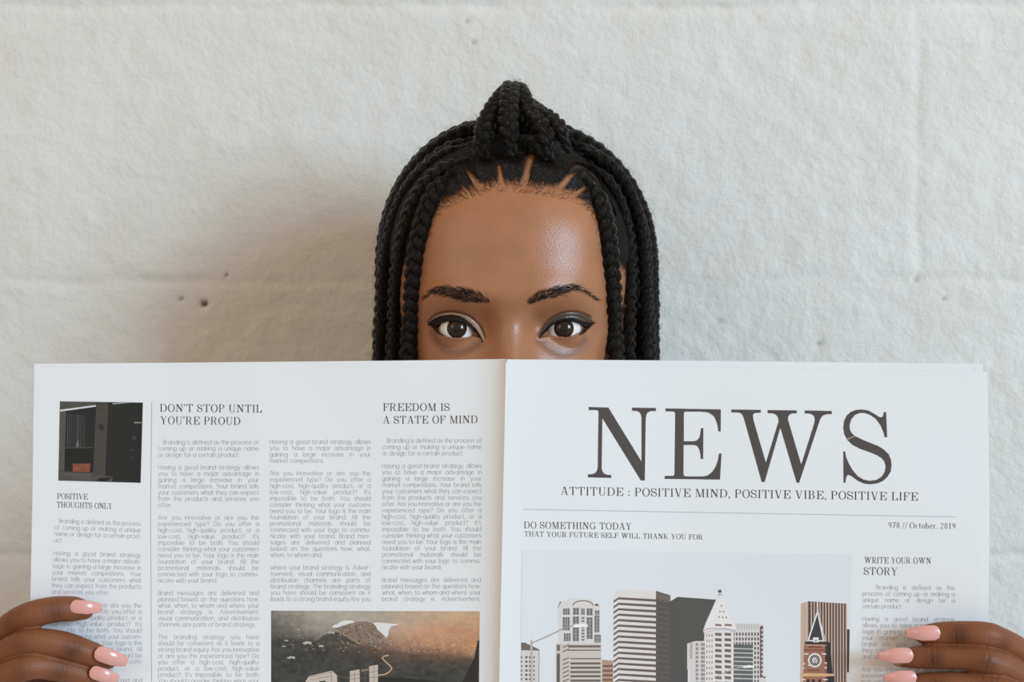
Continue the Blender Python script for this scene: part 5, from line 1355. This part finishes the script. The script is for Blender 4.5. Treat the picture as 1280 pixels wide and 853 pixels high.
# scalp hair: fine strands combed from the hairline to the roots of the braids
ROOTS_PX = [(607, 196, 16), (640, 190, 12), (685, 197, 17), (712, 187, 22), (548, 232, 32), (575, 206, 30), (752, 250, 34), (735, 214, 32), (590, 188, 26)]
ROOTS = np.array([aim(*p) for p in ROOTS_PX])
def scalp_hair():
    bag = Bag(); cnt = 0
    def surf_top(x, z):
        return face_y(x, z, False)
    while cnt < 9500:
        X = RNG.uniform(-62, 64, 600); Z = RNG.uniform(40, 112, 600)
        ab = Z - np.interp(X, HAIRLINE[:, 0], HAIRLINE[:, 1])
        for x, z, a_ in zip(X, Z, ab):
            if cnt >= 9500 or a_ < -1.5 or (a_ < 6 and RNG.random() > (a_ + 2) / 9.0): continue
            dpart = min(float(seg_dist(np.array([x]), np.array([z]), pt)[0]) / w_ for pt, w_ in PARTS)
            if dpart < 0.9: continue
            sa = sect(np.array([z])); 
            if abs(x) > sa[0][0] * 0.97: continue
            d = np.hypot((ROOTS[:, 0] - x), (ROOTS[:, 2] - z)) + (ROOTS[:, 2] < z - 4) * 30
            # keep to this side of the partings
            R = ROOTS[int(np.argmin(d))]
            cnt += 1
            dist = math.hypot(R[0] - x, R[2] - z)
            if dist > 42: continue
            t = np.linspace(0, 1, 5) * min(1.0, 20.0 / max(dist, 1e-3)) 
            xs = x + (R[0] - x) * t; zs = z + (R[2] - z) * t
            lim = sect(zs)[0] * 0.985; xs = np.clip(xs, -lim, lim)
            bow = RNG.normal(0, .8) * np.sin(np.linspace(0, 1, 5) * 3.14)
            xs = xs + bow
            ys = surf_top(xs, zs) - (0.1 + min(max(a_ - 5, 0) / 8, 1) * 1.7 + (0.9 + RNG.uniform(0, 1.3)) * t * (1 if a_ > 3 else .4))
            strand_into(bag, np.stack([xs, ys, zs], 1), 0.13 if a_ > 4 else .07, 0.05)
    # baby hairs lying on the forehead along the hairline
    for _ in range(620):
        i = RNG.uniform(2.2, len(HAIRLINE) - 3.2); p = HAIRLINE[int(i)] + (HAIRLINE[int(i) + 1] - HAIRLINE[int(i)]) * (i % 1)
        s = 1 if p[0] > 8 else (-1 if p[0] < -8 else RNG.choice([-1, 1]))
        side = abs(p[0]) / 50
        z0 = p[1] + RNG.uniform(-3.5, 5); x0 = p[0] + RNG.uniform(-2, 2)
        ln = RNG.uniform(3, 9) * (0.5 + .7 * side)
        if RNG.random() < .6: dx, dz = s * ln * .85, -ln * .35 * side + ln * .4 * (1 - side)
        else: dx, dz = s * ln * .5, ln * .6
        t = np.linspace(0, 1, 5); xs = x0 + dx * t; zs = z0 + dz * t + s * 0 + ln * .15 * np.sin(t * 3)
        lim = sect(zs)[0] * 0.985; xs = np.clip(xs, -lim, lim)
        ys = face_y(xs, zs, False) - 0.15 - .35 * t
        strand_into(bag, np.stack([xs, ys, zs], 1), 0.06, 0.02)
    # dark undercoat over the crown and the back of the head, following the skull
    nt, nz_ = 460, 240
    t = np.linspace(0, 2 * math.pi, nt, endpoint=False); u = np.linspace(-75, 120.6, nz_)
    u = np.where(u > 85, 85 + 35.6 * np.sin(np.clip((u - 85) / 35.6, 0, 1) * math.pi / 2), u)
    a, yf, yb, c, nn = sect(u)
    X = a[:, None] * np.sin(t)[None, :]; Zc = np.repeat(u[:, None], nt, 1)
    fr = np.cos(t)[None, :] > 0
    Yf = c[:, None] - (c - yf)[:, None] * np.clip(1 - np.abs(np.sin(t))[None, :] ** nn[:, None], 0, 1) ** (1 / nn[:, None])
    Yb = c[:, None] + (yb - c)[:, None] * np.abs(np.cos(t))[None, :] ** 0.92
    Y = np.where(fr, Yf, Yb)
    ab = Zc - np.interp(X, HAIRLINE[:, 0], HAIRLINE[:, 1])
    rag = fbm(X * .5, Zc * .5, 3, 83) - .5
    keep = ((ab > 7 + 8 * rag) & (Y < 75) & ((np.abs(X) < 58) | (Zc > 40))) | ((Y >= 62) & (Zc > -20) & (np.abs(X) > 58)) | ((Y >= 75) & (Zc > -62))
    for pt, w_ in PARTS: keep &= ~((seg_dist(X, Zc, pt) < w_ * 1.25) & (Y < 60))
    nrm = np.stack([X / 75, (Y - 82) / 92, np.clip(Zc - 30, 0, None) / 88], -1); nrm /= np.linalg.norm(nrm, axis=-1)[..., None] + 1e-9
    lift = np.clip(np.where(Y < 62, (ab - 6) / 9, 1), 0.15, 1) * (0.7 + 1.5 * fbm(X * .8 + Y * .3, Zc * .8 + Y * .5, 3, 87))
    V = (np.stack([X, Y, Zc], -1) + nrm * lift[..., None]).reshape(-1, 3)
    i = np.arange(nz_ - 1)[:, None] * nt; j = np.arange(nt)[None, :]; j2 = (j + 1) % nt
    Q = np.stack([i + j, i + j2, i + nt + j2, i + nt + j], -1).reshape(-1, 4)
    kf = keep.ravel(); Q = Q[kf[Q].all(1)]
    nf_ = len(bag.f); bag.add((V, Q.tolist()))
    return mesh_obj('hair', L2W(bag.verts()) - np.array(PERSON.location), bag.f, None, PERSON, smooth=True, mats=[M_STRAND, M_SCALP], mat_idx=[0] * nf_ + [1] * (len(bag.f) - nf_))
HAIR = scalp_hair()

def drape(s, yk, A, th0, B, zc=38.0, back=False, yend=None, flare=3.0, xc=0.0, ydrift=0.0):
    """a braid that starts near the parting, lies over the head and hangs past the jaw"""
    pts = []
    for th in np.linspace(math.radians(th0), math.pi / 2, 14):
        pts.append((xc + s * A * math.sin(th) ** 0.92, yk + ydrift * (th / 1.57), zc + (B - zc) * max(math.cos(th), 0) ** 0.92))
    ye = yk + ydrift if yend is None else yend
    for z in (zc - 20, zc - 45, -40, -75, -110, -150):
        k = (zc - z) / (zc + 150); pts.append((xc + s * (A + flare * k + RNG.normal(0, .5)), yk + ydrift + (ye - yk - ydrift) * k * k * .5, z))
    for z, k in ((-190, .7), (-225, .92), (-260, 1.0), (-300, 1.0), (-335, 1.0)):
        pts.append((xc + s * (A + flare + RNG.normal(0, 1.0)), yk + ydrift + (ye - yk - ydrift) * k, z))
    return pts
FRONT_Y = -34.0
def hang(px, s, ye):
    """front braids: photo pixels with depth down to the paper's edge, then on to the chest"""
    pts = []
    for a_, b_, y_ in px:
        q = aim(a_, b_, y_)
        for _ in range(4):                   # keep the plait on top of the skin
            lim = float(sect(np.array([q[2]]))[0][0]) * 0.985
            ys = float(base_front(np.array([np.clip(q[0], -lim, lim)]), np.array([q[2]]))[0]) if abs(q[0]) < lim + 3 else 99
            q = aim(a_, b_, min(y_, ys - 3.6))
        pts.append(q)
    l_ = pts[-1]
    for z, k in ((-60, .0), (-110, .1), (-150, .3), (-190, .7), (-225, .93), (-260, 1.0), (-300, 1.0), (-335, 1.0)):
        pts.append(np.array((l_[0] + s * 2 * k + RNG.normal(0, .6), l_[1] + (ye - l_[1]) * k, z)))
    return pts
for s, px, wd_ in ((-1, [(566, 214, 22), (552, 226, 24), (540, 246, 25), (528, 280, 27), (519, 320, 27), (515, 360, 26), (513, 405, 25), (510, 450, 23)], 5.9),
                   (-1, [(584, 200, 30), (560, 208, 34), (534, 228, 37), (515, 258, 40), (503, 300, 41), (497, 345, 40), (494, 400, 39), (491, 450, 38)], 5.5),
                   (-1, [(588, 182, 38), (556, 194, 46), (524, 218, 50), (502, 250, 53), (488, 292, 54), (480, 345, 54), (477, 400, 53), (475, 450, 52)], 5.6),
                   (1, [(730, 224, 26), (742, 236, 27), (751, 258, 28), (758, 285, 28), (762, 320, 28), (766, 370, 27), (768, 410, 26), (770, 450, 24)], 5.9),
                   (1, [(738, 206, 32), (756, 220, 37), (772, 244, 40), (782, 276, 42), (787, 320, 42), (788, 370, 41), (787, 410, 40), (787, 450, 39)], 4.4),
                   (1, [(728, 186, 40), (756, 200, 48), (780, 226, 52), (795, 260, 54), (803, 300, 55), (807, 350, 55), (808, 400, 54), (808, 450, 53)], 4.9)):
    add_braid(hang(px, s, FRONT_Y + 1.5 * abs(px[-1][2] - 23) / 10), wd_, RNG.uniform(20.5, 23))
for s, rows in ((-1, [(57, 76, 15, 121, FRONT_Y + 8, 5.4), (70, 79.5, 8, 129, FRONT_Y + 10, 5.8), (88, 82, 6, 132.5, 190, 5.8), (96, 71, 6, 122, 192, 5.8), (106, 81, 6, 132, 196, 5.8), (124, 76, 6, 129, 198, 5.8), (142, 66, 6, 124, 200, 5.8), (156, 51, 8, 118, 202, 5.8), (166, 33, 12, 112, 204, 5.8), (171, 12, 20, 108, 205, 5.8)]),
                (1, [(60, 84.5, 24, 124, FRONT_Y + 8, 5.4), (73, 88.5, 16, 129, FRONT_Y + 10, 5.9), (90, 90, 10, 132, 190, 5.8), (94, 78, 8, 122, 192, 5.8), (108, 86, 8, 131, 196, 5.8), (126, 79, 6, 128, 198, 5.8), (143, 68, 6, 123, 200, 5.8), (157, 53, 8, 117, 202, 5.8), (167, 35, 12, 111, 204, 5.8), (172, 14, 20, 107, 205, 5.8)])):
    for yk, A, th0, B, ye, wd_ in rows:
        add_braid(drape(s, yk, A, th0, B, yend=ye), wd_, RNG.uniform(20.5, 23.5))
# tuft gathered up over the forehead and taken back over the crown
def up_braid(px, tail_x):
    pts = [aim(*p) for p in px]
    last = pts[-1]
    for (x, y, z) in ((last[0] * .8 + tail_x * .2, 112, 143), (tail_x, 145, 128), (tail_x, 170, 95), (tail_x, 184, 45), (tail_x, 190, -20), (tail_x, 192, -90), (tail_x, 196, -160), (tail_x, 204, -240), (tail_x, 204, -300)): pts.append(np.array((x, y, z)))
    return pts
for px, tx, w_ in (([(606, 199, 12), (603, 178, 9), (609, 154, 17), (620, 134, 28), (631, 119, 42), (637, 115, 62), (639, 122, 86)], -18, 6.4),
               ([(641, 194, 10), (637, 172, 5), (635, 150, 11), (636, 128, 22), (638, 114, 38), (641, 112, 62), (643, 121, 88)], -6, 6.6),
               ([(686, 200, 12), (684, 178, 9), (675, 157, 14), (664, 147, 24), (653, 123, 40), (648, 113, 60), (646, 121, 86)], 6, 6.6),
               ([(711, 190, 18), (703, 168, 15), (690, 151, 22), (675, 142, 34), (662, 133, 52), (653, 129, 72), (648, 132, 94)], 18, 6.2),
               ([(652, 150, 30), (651, 132, 34), (648, 114, 46), (646, 113, 66), (645, 122, 90)], 0, 6.0),
               ([(596, 172, 34), (607, 155, 44), (618, 145, 58), (630, 136, 76), (636, 130, 96)], -26, 5.6)):
    add_braid(up_braid(px, tx), w_, 21.0, 0.55)

# ---- plain clothes below the neck, all hidden by the paper from the front
def shell(name, bag, voxel, mat):
    o = fuse(name, bag, voxel, 6, 0.5); o.data.materials.append(mat)
    o.data.polygons.foreach_set('use_smooth', np.ones(len(o.data.polygons), dtype=bool)); o.data.update()
    return relink(o, PERSON)
M_SHIRT = material('shirt_cotton', (0.42, 0.40, 0.37, 1), 0.85, 0.2); M_TROU = material('trouser_cotton', (0.06, 0.065, 0.08, 1), 0.85, 0.2)
for m_, sc_ in ((M_SHIRT, 500), (M_TROU, 700)):
    n, l, b = nodes(m_); w_ = n.new('ShaderNodeTexNoise'); w_.inputs['Scale'].default_value = sc_; bp = n.new('ShaderNodeBump'); bp.inputs['Strength'].default_value = .3; bp.inputs['Distance'].default_value = .0006
    l.new(w_.outputs['Fac'], bp.inputs['Height']); l.new(bp.outputs['Normal'], b.inputs['Normal'])
bag = Bag()
A = catmull(np.array([[0, -.160, 1.372, .100, .068], [0, -.158, 1.35, .128, .080], [0, -.155, 1.32, .163, .098], [0, -.160, 1.26, .172, .114], [0, -.161, 1.18, .160, .110], [0, -.158, 1.10, .148, .102], [0, -.155, 1.02, .146, .106], [0, -.15, .95, .166, .118], [0, -.148, .90, .178, .124]]), 50)
bag.add(tube(A[:, :3], A[:, 4], A[:, 3], up=(0, -1, 0), sides=40, round_ends=False))
for s in (-1, 1):
    sh = np.array([s * 0.162, -.155, 1.325]); el = np.array([s * 0.335, -0.235, 1.075])
    c = catmull(np.array([np.append(np.array([s * .06, -.155, 1.355]), .047), np.append(sh, .057), np.append(sh * .55 + el * .45, .055)]), 24)
    bag.add(tube(c[:, :3], c[:, 3], c[:, 3], up=(0, -1, 0), sides=24, round_ends=False))
    bag.add(tube(catmull(np.array([[s * .075, -.237, 1.235], [s * .082, -.268, 1.20], [s * .084, -.256, 1.17]]), 8), .049, .059, up=(0, -1, 0), sides=20))
shell('shirt', bag, 0.006, M_SHIRT)
bag = Bag()
A = catmull(np.array([[0, -.150, .985, .160, .115], [0, -.149, .92, .176, .122], [0, -.148, .86, .180, .122], [0, -.15, .80, .172, .115]]), 20)
bag.add(tube(A[:, :3], A[:, 4], A[:, 3], up=(0, -1, 0), sides=40, round_ends=False))
for s in (-1, 1):
    c = catmull(np.array([[s * .088, -.15, .86, .098], [s * .093, -.155, .70, .088], [s * .095, -.163, .48, .068], [s * .096, -.150, .34, .064], [s * .097, -.145, .16, .056], [s * .097, -.143, .10, .055]]), 40)
    bag.add(tube(c[:, :3], c[:, 3], c[:, 3], up=(0, -1, 0), sides=24, round_ends=False))
shell('trousers', bag, 0.006, M_TROU)
